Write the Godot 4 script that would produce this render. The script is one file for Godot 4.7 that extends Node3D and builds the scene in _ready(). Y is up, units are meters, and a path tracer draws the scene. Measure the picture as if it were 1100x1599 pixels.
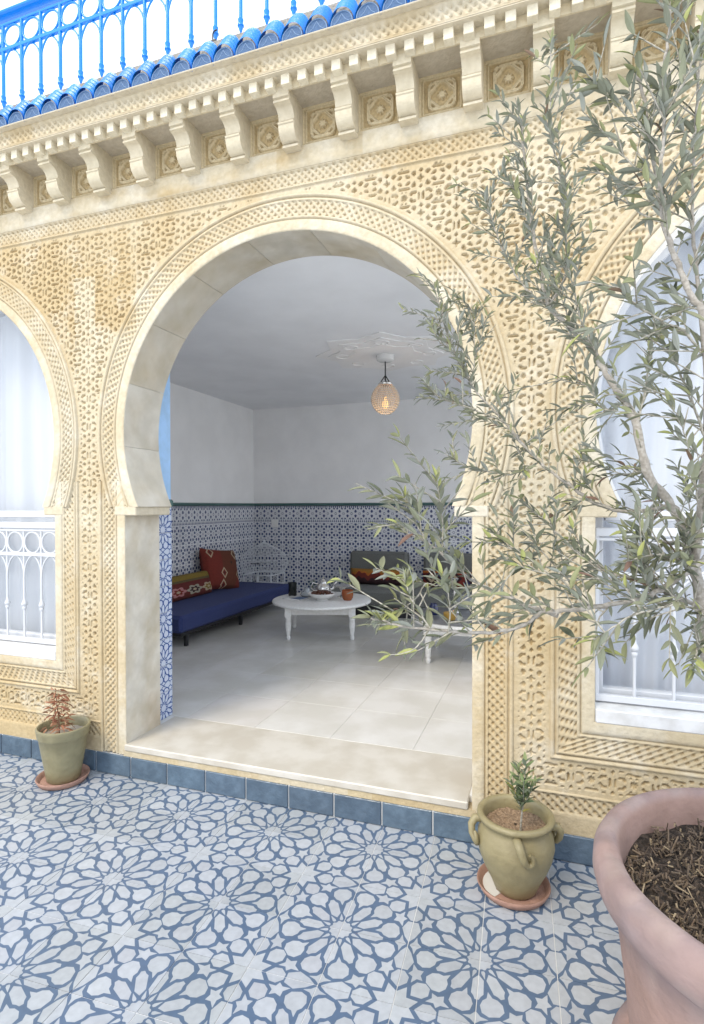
extends Node3D
# A Mediterranean patio: carved limestone arcade, patterned cement tiles, potted olive tree, lounge seen through the arch.
# x runs along the facade (0 = middle of the arch), z = 0 is the face of the wall, +z the patio. Units are metres.

const ARC_Y := 1.584       # centre of the horseshoe arches
const ARC_R := 0.789
const SPRING := 1.245
const FLOOR_Y := 0.15      # floor of the lounge
const BACK := -3.9
const LEFT := -2.29
const RIGHT := 2.35
const CEIL := 2.41
const WALL_T := 0.24

var rng := RandomNumberGenerator.new()
var used := {}
var mats := {}
var n_big := FastNoiseLite.new()
var n_mid := FastNoiseLite.new()
var n_fine := FastNoiseLite.new()

# ------------------------------------------------------------------ mesh building
class Geo:
	var v := PackedVector3Array()
	var n := PackedVector3Array()
	var c := PackedColorArray()
	var uv := PackedVector2Array()
	var ix := PackedInt32Array()
	var col := Color.WHITE

	func vert(p: Vector3, nn: Vector3, t: Vector2 = Vector2.ZERO) -> int:
		v.append(p)
		n.append(nn)
		c.append(col)
		uv.append(t)
		return v.size() - 1

	# corners counter-clockwise as seen from outside
	func quad(a: Vector3, b: Vector3, d: Vector3, e: Vector3, ta := Vector2.ZERO, tb := Vector2.ZERO, td := Vector2.ZERO, te := Vector2.ZERO) -> void:
		var nn := (b - a).cross(e - a).normalized()
		if nn == Vector3.ZERO:
			nn = (d - b).cross(e - b).normalized()
		var i := vert(a, nn, ta)
		vert(b, nn, tb)
		vert(d, nn, td)
		vert(e, nn, te)
		ix.append_array(PackedInt32Array([i, i + 2, i + 1, i, i + 3, i + 2]))

	func tri(a: Vector3, b: Vector3, d: Vector3) -> void:
		var nn := (b - a).cross(d - a).normalized()
		var i := vert(a, nn)
		vert(b, nn)
		vert(d, nn)
		ix.append_array(PackedInt32Array([i, i + 2, i + 1]))

	# box from corner lo to corner hi with chamfered edges; texture = planar metres
	func box(lo: Vector3, hi: Vector3, bev := 0.0, xf := Transform3D.IDENTITY) -> void:
		var m := (lo + hi) * 0.5
		var h := (hi - lo) * 0.5
		var bv := minf(bev, minf(h.x, minf(h.y, h.z)) * 0.9)
		var ax := [Vector3.RIGHT, Vector3.UP, Vector3.BACK]
		for k in 3:
			var w: Vector3 = ax[k]
			var a: Vector3 = ax[(k + 1) % 3]
			var b: Vector3 = ax[(k + 2) % 3]
			var ha := h[(k + 1) % 3]
			var hb := h[(k + 2) % 3]
			for s in [-1.0, 1.0]:
				var o: Vector3 = m + w * h[k] * s
				var pa: Vector3 = a * (ha - bv)
				var pb: Vector3 = b * (hb - bv) * s
				var q := [o - pa - pb, o + pa - pb, o + pa + pb, o - pa + pb]
				var t := []
				for p in q:
					t.append(Vector2(p.x, p.y) if k == 2 else (Vector2(p.x, p.z) if k == 1 else Vector2(p.z, p.y)))
				quad(xf * q[0], xf * q[1], xf * q[2], xf * q[3], t[0], t[1], t[2], t[3])
		if bv <= 0.0:
			return
		for k in 3:
			var w: Vector3 = ax[k]
			var a: Vector3 = ax[(k + 1) % 3]
			var b: Vector3 = ax[(k + 2) % 3]
			var hw := h[k] - bv
			var ha := h[(k + 1) % 3]
			var hb := h[(k + 2) % 3]
			for s in [-1.0, 1.0]:
				for r in [-1.0, 1.0]:
					var e1: Vector3 = m + a * ha * s + b * (hb - bv) * r
					var e2: Vector3 = m + a * (ha - bv) * s + b * hb * r
					if s * r > 0:
						quad(xf * (e1 - w * hw), xf * (e2 - w * hw), xf * (e2 + w * hw), xf * (e1 + w * hw))
						ix_flip_if_needed(xf * m)
					else:
						quad(xf * (e2 - w * hw), xf * (e1 - w * hw), xf * (e1 + w * hw), xf * (e2 + w * hw))
						ix_flip_if_needed(xf * m)
		for sx in [-1.0, 1.0]:
			for sy in [-1.0, 1.0]:
				for sz in [-1.0, 1.0]:
					var s3 := Vector3(sx, sy, sz)
					var p1 := m + Vector3(h.x, h.y - bv, h.z - bv) * s3
					var p2 := m + Vector3(h.x - bv, h.y, h.z - bv) * s3
					var p3 := m + Vector3(h.x - bv, h.y - bv, h.z) * s3
					if sx * sy * sz > 0:
						tri(xf * p1, xf * p2, xf * p3)
					else:
						tri(xf * p1, xf * p3, xf * p2)

	func ix_flip_if_needed(mid: Vector3) -> void:
		var i := v.size() - 4
		if n[i].dot(v[i] + v[i + 2] - mid * 2.0) < 0:
			for j in 4:
				n[i + j] = -n[i + j]
			var z := ix.size() - 6
			ix[z + 1] = i + 1
			ix[z + 2] = i + 2
			ix[z + 4] = i + 2
			ix[z + 5] = i + 3

	# profile of (radius, height) from bottom outside upwards; sharp corners over 50 degrees stay sharp
	func lathe(prof: Array, segs: int, xf := Transform3D.IDENTITY, squash := 1.0) -> void:
		var m := prof.size()
		var sn := []
		for i in m - 1:
			var d: Vector2 = prof[i + 1] - prof[i]
			sn.append(Vector2(d.y, -d.x).normalized())
		for i in m - 1:
			var na: Vector2 = sn[i]
			var nb: Vector2 = sn[i]
			if i > 0 and sn[i - 1].dot(sn[i]) > 0.64:
				na = (sn[i - 1] + sn[i]).normalized()
			if i < m - 2 and sn[i + 1].dot(sn[i]) > 0.64:
				nb = (sn[i + 1] + sn[i]).normalized()
			var base := v.size()
			for k in segs + 1:
				var a := TAU * k / segs
				var ca := cos(a)
				var sa := sin(a)
				vert(xf * Vector3(prof[i].x * ca, prof[i].y, prof[i].x * sa * squash), (xf.basis * Vector3(na.x * ca, na.y, na.x * sa)).normalized(), Vector2(float(k) / segs, prof[i].y))
				vert(xf * Vector3(prof[i + 1].x * ca, prof[i + 1].y, prof[i + 1].x * sa * squash), (xf.basis * Vector3(nb.x * ca, nb.y, nb.x * sa)).normalized(), Vector2(float(k) / segs, prof[i + 1].y))
			for k in segs:
				var q := base + k * 2
				ix.append_array(PackedInt32Array([q, q + 2, q + 1, q + 1, q + 2, q + 3]))

	func tube(pts: Array, radii: Array, segs: int, closed := false, caps := true) -> void:
		var m := pts.size()
		var base := v.size()
		var up := Vector3.ZERO
		for i in m:
			var p: Vector3 = pts[i]
			var prev: Vector3 = pts[(i - 1 + m) % m] if (closed or i > 0) else p
			var next: Vector3 = pts[(i + 1) % m] if (closed or i < m - 1) else p
			var d := (next - prev).normalized()
			if up == Vector3.ZERO:
				up = d.cross(Vector3.UP if absf(d.y) < 0.9 else Vector3.RIGHT).normalized()
			else:
				up = (up - d * up.dot(d)).normalized()
			var side := d.cross(up)
			var r: float = radii[mini(i, radii.size() - 1)]
			for k in segs:
				var a := TAU * k / segs
				var nn := up * cos(a) + side * sin(a)
				vert(p + nn * r, nn, Vector2(float(k) / segs, i))
		var last := m if closed else m - 1
		for i in last:
			for k in segs:
				var a0 := base + i * segs + k
				var a1 := base + i * segs + (k + 1) % segs
				var b0 := base + ((i + 1) % m) * segs + k
				var b1 := base + ((i + 1) % m) * segs + (k + 1) % segs
				ix.append_array(PackedInt32Array([a0, b1, a1, a0, b0, b1]))
		if not closed and caps:
			for e in 2:
				var i := 0 if e == 0 else m - 1
				var cen: Vector3 = pts[i]
				for k in segs:
					var a: Vector3 = v[base + i * segs + k]
					var b: Vector3 = v[base + i * segs + (k + 1) % segs]
					if e == 0:
						tri(cen, b, a)
					else:
						tri(cen, a, b)

	# flat outline (counter-clockwise in its own plane x,y) pushed from z0 to z1
	func prism(poly: PackedVector2Array, z0: float, z1: float, xf := Transform3D.IDENTITY) -> void:
		var t := Geometry2D.triangulate_polygon(poly)
		for k in range(0, t.size(), 3):
			var p := [poly[t[k]], poly[t[k + 1]], poly[t[k + 2]]]
			if (p[1] - p[0]).cross(p[2] - p[0]) < 0:
				p = [p[0], p[2], p[1]]
			tri(xf * Vector3(p[0].x, p[0].y, z1), xf * Vector3(p[1].x, p[1].y, z1), xf * Vector3(p[2].x, p[2].y, z1))
			tri(xf * Vector3(p[0].x, p[0].y, z0), xf * Vector3(p[2].x, p[2].y, z0), xf * Vector3(p[1].x, p[1].y, z0))
		var cw := Geometry2D.is_polygon_clockwise(poly)
		for i in poly.size():
			var a := poly[i]
			var b := poly[(i + 1) % poly.size()]
			if cw:
				var s := a
				a = b
				b = s
			quad(xf * Vector3(a.x, a.y, z0), xf * Vector3(b.x, b.y, z0), xf * Vector3(b.x, b.y, z1), xf * Vector3(a.x, a.y, z1))

	# grid of nu x nv points already in pts (row after row); keep = which cells stay; normals from the grid
	func grid(pts: PackedVector3Array, cols: PackedColorArray, nu: int, nv: int, keep := PackedByteArray(), flip := false) -> void:
		var base := v.size()
		var nor := PackedVector3Array()
		nor.resize(nu * nv)
		for j in nv:
			for i in nu:
				var l := pts[j * nu + maxi(i - 1, 0)]
				var r := pts[j * nu + mini(i + 1, nu - 1)]
				var d := pts[maxi(j - 1, 0) * nu + i]
				var u := pts[mini(j + 1, nv - 1) * nu + i]
				var nn := (r - l).cross(u - d).normalized()
				nor[j * nu + i] = -nn if flip else nn
		v.append_array(pts)
		n.append_array(nor)
		c.append_array(cols)
		var t := PackedVector2Array()
		t.resize(nu * nv)
		for q in nu * nv:
			t[q] = Vector2(pts[q].x, pts[q].y)
		uv.append_array(t)
		for j in nv - 1:
			for i in nu - 1:
				if keep.size() and keep[j * (nu - 1) + i] == 0:
					continue
				var a := base + j * nu + i
				if flip:
					ix.append(a); ix.append(a + 1); ix.append(a + nu + 1); ix.append(a); ix.append(a + nu + 1); ix.append(a + nu)
				else:
					ix.append(a); ix.append(a + nu + 1); ix.append(a + 1); ix.append(a); ix.append(a + nu); ix.append(a + nu + 1)

	func mesh(m: Material) -> ArrayMesh:
		var arr := []
		arr.resize(Mesh.ARRAY_MAX)
		arr[Mesh.ARRAY_VERTEX] = v
		arr[Mesh.ARRAY_NORMAL] = n
		arr[Mesh.ARRAY_COLOR] = c
		arr[Mesh.ARRAY_TEX_UV] = uv
		arr[Mesh.ARRAY_INDEX] = ix
		var am := ArrayMesh.new()
		am.add_surface_from_arrays(Mesh.PRIMITIVE_TRIANGLES, arr)
		am.surface_set_material(0, m)
		return am

# ------------------------------------------------------------------ naming
func numbered(called: String, parent: Node) -> String:
	var key := str(parent.get_instance_id()) + called
	var k: int = used.get(key, 0)
	used[key] = k + 1
	return called if k == 0 else "%s_%03d" % [called, k]

func tag(o: Node3D, label: String, category: String, group := "") -> Node3D:
	o.set_meta("label", label)
	o.set_meta("category", category)
	if group:
		o.set_meta("group", group)
	return o

func thing(called: String, label: String, category: String, at := Vector3.ZERO, turn := 0.0, group := "") -> Node3D:
	var o := Node3D.new()
	o.name = numbered(called, self)
	add_child(o, true)
	o.position = at
	o.rotation.y = turn
	return tag(o, label, category, group)

func put(called: String, m: Mesh, parent: Node3D = null, at := Vector3.ZERO, rot := Vector3.ZERO) -> MeshInstance3D:
	var host: Node = parent if parent else self
	var o := MeshInstance3D.new()
	o.name = numbered(called, host)
	o.mesh = m
	o.position = at
	o.rotation = rot
	o.cast_shadow = GeometryInstance3D.SHADOW_CASTING_SETTING_ON
	host.add_child(o, true)
	return o

func part(called: String, g: Geo, m: Material, parent: Node3D = null, at := Vector3.ZERO, rot := Vector3.ZERO) -> MeshInstance3D:
	return put(called, g.mesh(m), parent, at, rot)

func structure(o: Node3D) -> Node3D:
	o.set_meta("kind", "structure")
	return o

func holder(called: String, parent: Node3D, at := Vector3.ZERO) -> Node3D:
	var o := Node3D.new()
	o.name = numbered(called, parent)
	parent.add_child(o, true)
	o.position = at
	return o

# ------------------------------------------------------------------ materials
func lin(r: float, g: float, b: float) -> Color:
	return Color(r, g, b).linear_to_srgb()

func noise_tex(freq: float, lo: Color, hi: Color, seed_: int, size := 512, octaves := 5) -> NoiseTexture2D:
	var f := FastNoiseLite.new()
	f.noise_type = FastNoiseLite.TYPE_SIMPLEX_SMOOTH
	f.seed = seed_
	f.frequency = freq
	f.fractal_octaves = octaves
	f.fractal_gain = 0.55
	var gr := Gradient.new()
	gr.set_color(0, lo)
	gr.set_color(1, hi)
	gr.set_offset(0, 0.25)
	gr.set_offset(1, 0.75)
	var t := NoiseTexture2D.new()
	t.width = size
	t.height = size
	t.seamless = true
	t.noise = f
	t.color_ramp = gr
	return t

func mat(key: String, c: Color, rough := 0.8, vcol := false) -> StandardMaterial3D:
	if mats.has(key):
		return mats[key]
	var m := StandardMaterial3D.new()
	m.resource_name = key
	m.albedo_color = c
	m.roughness = rough
	m.vertex_color_use_as_albedo = vcol
	mats[key] = m
	return m

func grain(m: StandardMaterial3D, tex: Texture2D, scale: float, bump: Texture2D = null, depth := 0.1) -> StandardMaterial3D:
	m.albedo_texture = tex
	m.uv1_triplanar = true
	m.uv1_world_triplanar = true
	m.uv1_scale = Vector3.ONE * scale
	if bump:
		m.heightmap_enabled = true
		m.heightmap_texture = bump
		m.heightmap_scale = depth
	return m

func hash1(i: int, j: int) -> float:
	var h := (i * 73856093) ^ (j * 19349663)
	h = (h ^ (h >> 13)) * 1274126177
	return float((h ^ (h >> 16)) & 0xffff) / 65535.0

func stone(x: float, y: float, whiter := 0.0) -> Color:
	var block := hash1(int(floor(x / 0.205 + 50.5)), int(floor(y / 0.31 + 0.13 * floor(x / 0.205))))
	var o := 0.36 + 0.75 * n_big.get_noise_2d(x, y) + 0.35 * (block - 0.5) + 0.22 * n_mid.get_noise_2d(x, y)
	# ochre weathering high on the left, with a paler replaced block in its middle
	var left_stain := smoothstep(-1.75, -1.45, x) * (1.0 - smoothstep(-0.80, -0.70, x)) * smoothstep(2.0, 2.12, y + 0.06 * n_mid.get_noise_2d(x, y)) * (1.0 - smoothstep(2.5, 2.6, y))
	if x > -1.075 and x < -0.955 and y < 2.33:
		left_stain = -0.4 * (1.0 - smoothstep(2.2, 2.33, y)) * smoothstep(1.8, 1.9, y)
	o += 0.62 * left_stain
	o += 0.28 * (1.0 - smoothstep(0.3, 0.9, y))
	if y > 2.6165 and y < 2.701:      # lime wash flaking off the fascia in patches
		o += 1.3 * n_mid.get_noise_2d(x * 0.35 + 5.0, y) + 0.9 * (hash1(int(floor(x / 0.37)), 7) - 0.5) + 0.25 * n_fine.get_noise_2d(x, y)
	o = clampf(o - whiter, 0.0, 1.0)
	var w := clampf(0.9 * n_mid.get_noise_2d(x * 0.7 + 31.0, y * 0.7) + 0.25 * n_fine.get_noise_2d(x, y) - 0.12 + whiter, 0.0, 1.0)
	var a := Color(0.555, 0.482, 0.348).lerp(Color(0.475, 0.365, 0.205), o)
	a = a.lerp(Color(0.67, 0.63, 0.54), w * 0.85)
	var f := 1.0 + 0.05 * n_fine.get_noise_2d(x * 1.7, y * 1.7 + 9.0)
	return Color(a.r * f, a.g * f, a.b * f)

# ------------------------------------------------------------------ the build
func _ready() -> void:
	rng.seed = 20240607
	n_big.seed = 3
	n_big.frequency = 1.1
	n_big.fractal_octaves = 3
	n_mid.seed = 8
	n_mid.frequency = 5.0
	n_mid.fractal_octaves = 4
	n_fine.seed = 21
	n_fine.frequency = 28.0
	n_fine.fractal_octaves = 3
	camera_and_light()
	make_materials()
	patio_floor()
	facade()
	cornice()
	lounge_shell()
	windows()
	railing()
	lounge_furniture()
	table_things()
	pots()
	olive_tree()

func camera_and_light() -> void:
	var cam := Camera3D.new()
	cam.name = "camera"
	cam.position = Vector3(1.045, 1.245, 2.095)
	cam.rotation = Vector3(-0.0101, 0.3338, -0.0023)
	cam.fov = 84.86
	cam.near = 0.05
	cam.far = 500.0
	cam.current = true
	add_child(cam)
	var sky_mat := ProceduralSkyMaterial.new()
	sky_mat.sky_top_color = Color(0.86, 0.92, 1.0)
	sky_mat.sky_horizon_color = Color(0.97, 0.98, 1.0)
	sky_mat.sky_curve = 0.2
	sky_mat.sky_energy_multiplier = 1.0
	sky_mat.ground_bottom_color = Color(0.5, 0.5, 0.5)
	sky_mat.ground_horizon_color = Color(0.75, 0.75, 0.75)
	var sky := Sky.new()
	sky.sky_material = sky_mat
	var e := Environment.new()
	e.background_mode = Environment.BG_SKY
	e.sky = sky
	e.tonemap_mode = Environment.TONE_MAPPER_LINEAR
	e.tonemap_exposure = 2.42
	e.sdfgi_enabled = true
	e.ssao_enabled = true
	e.ssil_enabled = true
	var w := WorldEnvironment.new()
	w.name = "world_environment"
	w.environment = e
	add_child(w)
	var sun := DirectionalLight3D.new()
	sun.name = "sun"
	sun.light_color = Color(1.0, 0.96, 0.89)
	sun.light_energy = 0.38
	sun.light_angular_distance = 20.0
	sun.shadow_enabled = true
	sun.rotation_degrees = Vector3(-50, -22, 0)   # from high in front, a little from the left
	add_child(sun)

func make_materials() -> void:
	var speck := noise_tex(0.02, Color(0.955, 0.95, 0.94), Color(1, 1, 1), 5, 512, 6)
	var fine := noise_tex(0.03, Color(0.3, 0.3, 0.3), Color(1, 1, 1), 6, 512, 6)
	var wear := noise_tex(0.012, Color(0.92, 0.915, 0.905), Color(1, 1, 1), 12, 512, 6)
	grain(mat("stone", Color.WHITE, 0.9, true), speck, 3.0, fine, 0.14)
	grain(mat("stone_plain", lin(0.63, 0.55, 0.40), 0.9, true), wear, 1.6, fine, 0.25)
	grain(mat("reveal", Color.WHITE, 0.85, true), wear, 0.9, fine, 0.12)
	grain(mat("curb", lin(0.33, 0.31, 0.28), 0.95), wear, 2.3, fine, 0.4)
	grain(mat("plaster", lin(0.89, 0.88, 0.87), 0.9), noise_tex(0.006, Color(0.975, 0.975, 0.975), Color(1, 1, 1), 15), 0.6, fine, 0.05)
	grain(mat("ceiling_plaster", lin(0.89, 0.895, 0.91), 0.9), noise_tex(0.006, Color(0.975, 0.975, 0.975), Color(1, 1, 1), 16), 0.5, fine, 0.05)
	grain(mat("blue_plaster", lin(0.36, 0.56, 0.83), 0.85), speck, 1.0, fine, 0.05)
	grain(mat("marble_floor", lin(0.66, 0.645, 0.62), 0.28, true), noise_tex(0.006, Color(0.94, 0.935, 0.92), Color(1, 1, 1), 31, 512, 6), 0.8)
	grain(mat("marble", lin(0.60, 0.575, 0.53), 0.4, true), noise_tex(0.008, Color(0.93, 0.92, 0.90), Color(1, 1, 1), 37, 512, 6), 1.0)
	grain(mat("sill_marble", lin(0.70, 0.70, 0.70), 0.4), wear, 1.5)
	grain(mat("skirting", Color.WHITE, 0.28, true), noise_tex(0.01, Color(0.86, 0.87, 0.88), Color(1, 1, 1), 33, 512, 6), 2.5, fine, 0.12)
	mat("grout", lin(0.66, 0.65, 0.63), 0.95)
	mat("dark_grout", lin(0.35, 0.34, 0.33), 0.95)
	var bt := mat("blue_glaze", lin(0.003, 0.20, 0.66), 0.32, true)
	grain(bt, speck, 4.0, fine, 0.1)
	grain(mat("tile_face", lin(0.05, 0.115, 0.24), 0.65, true), speck, 6.0, fine, 0.2)
	mat("tile_rib", lin(0.16, 0.25, 0.40), 0.6)
	mat("rail_blue", lin(0.0, 0.20, 0.66), 0.3)
	mat("white_paint", lin(0.58, 0.59, 0.615), 0.4)
	grain(mat("table_paint", lin(0.80, 0.79, 0.77), 0.45), speck, 3.0)
	grain(mat("table_grey", lin(0.20, 0.20, 0.205), 0.3), wear, 3.0)
	grain(mat("green_cap", lin(0.045, 0.12, 0.11), 0.3), speck, 3.0)
	mat("black_metal", lin(0.012, 0.012, 0.014), 0.5)
	var pane := mat("glass", Color(0.9, 0.95, 1.0, 0.08), 0.02)
	pane.transparency = BaseMaterial3D.TRANSPARENCY_ALPHA
	var voile := mat("voile", lin(0.53, 0.55, 0.585), 0.9)
	voile.backlight_enabled = true
	voile.backlight = Color(0.45, 0.46, 0.5)
	fabric("blue_fabric", lin(0.036, 0.054, 0.185))
	fabric("grey_fabric", lin(0.20, 0.205, 0.19))
	grain(mat("glazed_pot", lin(0.295, 0.25, 0.135), 0.45, true), wear, 2.2, fine, 0.15)
	grain(mat("terracotta", lin(0.33, 0.25, 0.232), 0.9, true), wear, 1.8, fine, 0.2)
	grain(mat("saucer_clay", lin(0.40, 0.235, 0.18), 0.85, true), wear, 3.0, fine, 0.2)
	grain(mat("sandy_soil", lin(0.38, 0.265, 0.17), 1.0), noise_tex(0.05, Color(0.72, 0.7, 0.68), Color(1, 1, 1), 41, 256, 5), 6.0, fine, 0.5)
	grain(mat("dark_soil", lin(0.075, 0.055, 0.042), 1.0), noise_tex(0.05, Color(0.35, 0.33, 0.3), Color(1, 1, 1), 42, 256, 5), 4.0, fine, 1.0)
	mat("mulch", Color.WHITE, 0.95, true)
	grain(mat("bark", lin(0.40, 0.37, 0.33), 0.95), noise_tex(0.03, Color(0.8, 0.79, 0.77), Color(1, 1, 1), 51, 256, 5), 9.0, fine, 0.12)
	grain(mat("twig_bark", lin(0.45, 0.42, 0.365), 0.9), noise_tex(0.03, Color(0.7, 0.7, 0.66), Color(1, 1, 1), 52, 256, 5), 12.0)
	var leaf := mat("leaf", Color.WHITE, 0.7, true)
	leaf.metallic_specular = 0.35
	leaf.backlight_enabled = true
	leaf.backlight = Color(0.25, 0.28, 0.12)
	var silver := mat("silver", lin(0.72, 0.70, 0.67), 0.22)
	silver.metallic = 1.0
	mat("porcelain", lin(0.75, 0.74, 0.72), 0.2)
	mat("black_gloss", lin(0.012, 0.014, 0.013), 0.15)
	mat("dates", lin(0.09, 0.028, 0.012), 0.4)
	mat("wire_white", lin(0.68, 0.70, 0.73), 0.5)
	var amber := mat("amber_glass", lin(0.30, 0.11, 0.04), 0.15)
	amber.backlight_enabled = true
	amber.backlight = Color(0.8, 0.4, 0.15)

func fabric(key: String, c: Color) -> void:
	var m := grain(mat(key, c, 0.95), noise_tex(0.12, Color(0.72, 0.72, 0.72), Color(1, 1, 1), 61, 256, 3), 5.0, noise_tex(0.2, Color(0, 0, 0), Color(1, 1, 1), 62, 256, 2), 0.15)
	m.rim_enabled = true
	m.rim = 0.3
	m.rim_tint = 0.6

# ------------------------------------------------------------------ printed cement tile (flat print): 12-fold rosettes and 8-pointed stars
func fill_poly(im: Image, poly: PackedVector2Array, c: Color) -> void:
	var size := im.get_width()
	var lo := 1e9
	var hi := -1e9
	var xlo := 1e9
	var xhi := -1e9
	for p in poly:
		lo = minf(lo, p.y); hi = maxf(hi, p.y); xlo = minf(xlo, p.x); xhi = maxf(xhi, p.x)
	if hi < 0 or lo > 1 or xhi < 0 or xlo > 1:
		return
	for y in range(maxi(0, int(lo * size)), mini(size - 1, int(hi * size)) + 1):
		var fy := (y + 0.5) / size
		var xs := []
		for i in poly.size():
			var a := poly[i]
			var b := poly[(i + 1) % poly.size()]
			if (a.y <= fy) != (b.y <= fy):
				xs.append(a.x + (fy - a.y) / (b.y - a.y) * (b.x - a.x))
		xs.sort()
		for k in range(0, xs.size() - 1, 2):
			var x0 := clampi(int(round(xs[k] * size)), 0, size)
			var x1 := clampi(int(round(xs[k + 1] * size)), 0, size)
			if x1 > x0:
				im.fill_rect(Rect2i(x0, y, x1 - x0, 1), c)

func fill_wrapped(im: Image, poly: PackedVector2Array, c: Color) -> void:
	var cut := Geometry2D.offset_polygon(poly, 0.0012)
	var thin := cut[0] if cut.size() else poly
	for i in [-1, 0, 1]:
		for j in [-1, 0, 1]:
			fill_poly(im, Transform2D(0.0, Vector2(i, j)) * thin, c)

func polar(list: Array, turn: float, at: Vector2, mirror := false) -> PackedVector2Array:
	var out := PackedVector2Array()
	for p in list:
		out.append(Vector2(p.x, -p.y if mirror else p.y).rotated(turn) + at)
	return out

func both_sides(half: Array) -> Array:   # mirror an open outline across the x axis
	var out := half.duplicate()
	for i in range(half.size() - 1, -1, -1):
		if half[i].y > 0.0001:
			out.append(Vector2(half[i].x, -half[i].y))
	return out

func rosette_print(size: int, line: Color, cell: Color, tones: float) -> Image:
	var im := Image.create(size * 2, size * 2, false, Image.FORMAT_RGB8)
	im.fill(line)
	var petal := both_sides([Vector2(0.126, 0), Vector2(0.165, 0.034), Vector2(0.272, 0.038), Vector2(0.292, 0.022), Vector2(0.316, 0.012)])
	var drop := both_sides([Vector2(0.094, 0.008), Vector2(0.108, 0.012), Vector2(0.154, 0)])
	var shield := both_sides([Vector2(0.255, 0), Vector2(0.299, 0.017), Vector2(0.314, 0.046), Vector2(0.35, 0.070), Vector2(0.40, 0.068), Vector2(0.430, 0.032)])
	var kite := both_sides([Vector2(0.404, 0), Vector2(0.436, 0.03), Vector2(0.446, 0.075), Vector2(0.462, 0.03), Vector2(0.488, 0)])
	var star5: Array = [Vector2(0.356, 0.201), Vector2(0.396, 0.200), Vector2(0.428, 0.162), Vector2(0.427, 0.215), Vector2(0.450, 0.242), Vector2(0.420, 0.258), Vector2(0.421, 0.308), Vector2(0.389, 0.272), Vector2(0.352, 0.276), Vector2(0.370, 0.240)]
	var pent := both_sides([Vector2(0.022, 0), Vector2(0.07, 0.036), Vector2(0.145, 0.068), Vector2(0.218, 0.038)])
	var hex := both_sides([Vector2(0.134, 0), Vector2(0.18, 0.053), Vector2(0.226, 0.058), Vector2(0.268, 0.022)])
	var middle := Vector2(0.5, 0.5)
	var o := Vector2.ZERO
	var shade := func():
		var k := rng.randf_range(-tones, tones)
		return Color(cell.r + k, cell.g + k, cell.b + k)
	var heart := []
	for k in 48:
		heart.append(Vector2(0.084 if k % 4 < 2 else 0.075, 0).rotated(TAU * k / 48))
	fill_wrapped(im, polar(heart, 0, o), shade.call())
	for k in 12:
		var t := TAU * k / 12
		fill_wrapped(im, polar(petal, t, o), shade.call())
		fill_wrapped(im, polar(drop, t + PI / 12, o), shade.call())
		fill_wrapped(im, polar(shield, t + PI / 12, o), shade.call())
	for k in 4:
		var t := PI / 2 * k
		fill_wrapped(im, polar(kite, t, o), shade.call())
		fill_wrapped(im, polar(star5, t, o), shade.call())
		fill_wrapped(im, polar(star5, t, o, true), shade.call())
		fill_wrapped(im, polar(pent, t, middle + Vector2(-0.5, 0).rotated(t)), shade.call())
		var oct := []
	for k in 8:
		fill_wrapped(im, polar(hex, TAU * k / 8, middle), shade.call())
	var star8 := []
	for k in 16:
		star8.append(Vector2(0.158 if k % 2 == 1 else 0.098, 0).rotated(TAU * k / 16))
	fill_wrapped(im, polar(star8, 0, middle), shade.call())
	im.resize(size, size, Image.INTERPOLATE_BILINEAR)
	return im

func printed(key: String, im: Image, rough: float) -> StandardMaterial3D:
	var m := mat(key, Color.WHITE, rough, true)
	m.albedo_texture = ImageTexture.create_from_image(im)
	return m

func mottle(im: Image, amount: float, freq: float, seed_: int) -> void:
	var f := FastNoiseLite.new()
	f.seed = seed_
	f.frequency = freq
	f.fractal_octaves = 4
	for y in im.get_height():
		for x in im.get_width():
			var k := 1.0 + amount * f.get_noise_2d(x, y)
			var c := im.get_pixel(x, y)
			im.set_pixel(x, y, Color(c.r * k, c.g * k, c.b * k))

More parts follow.
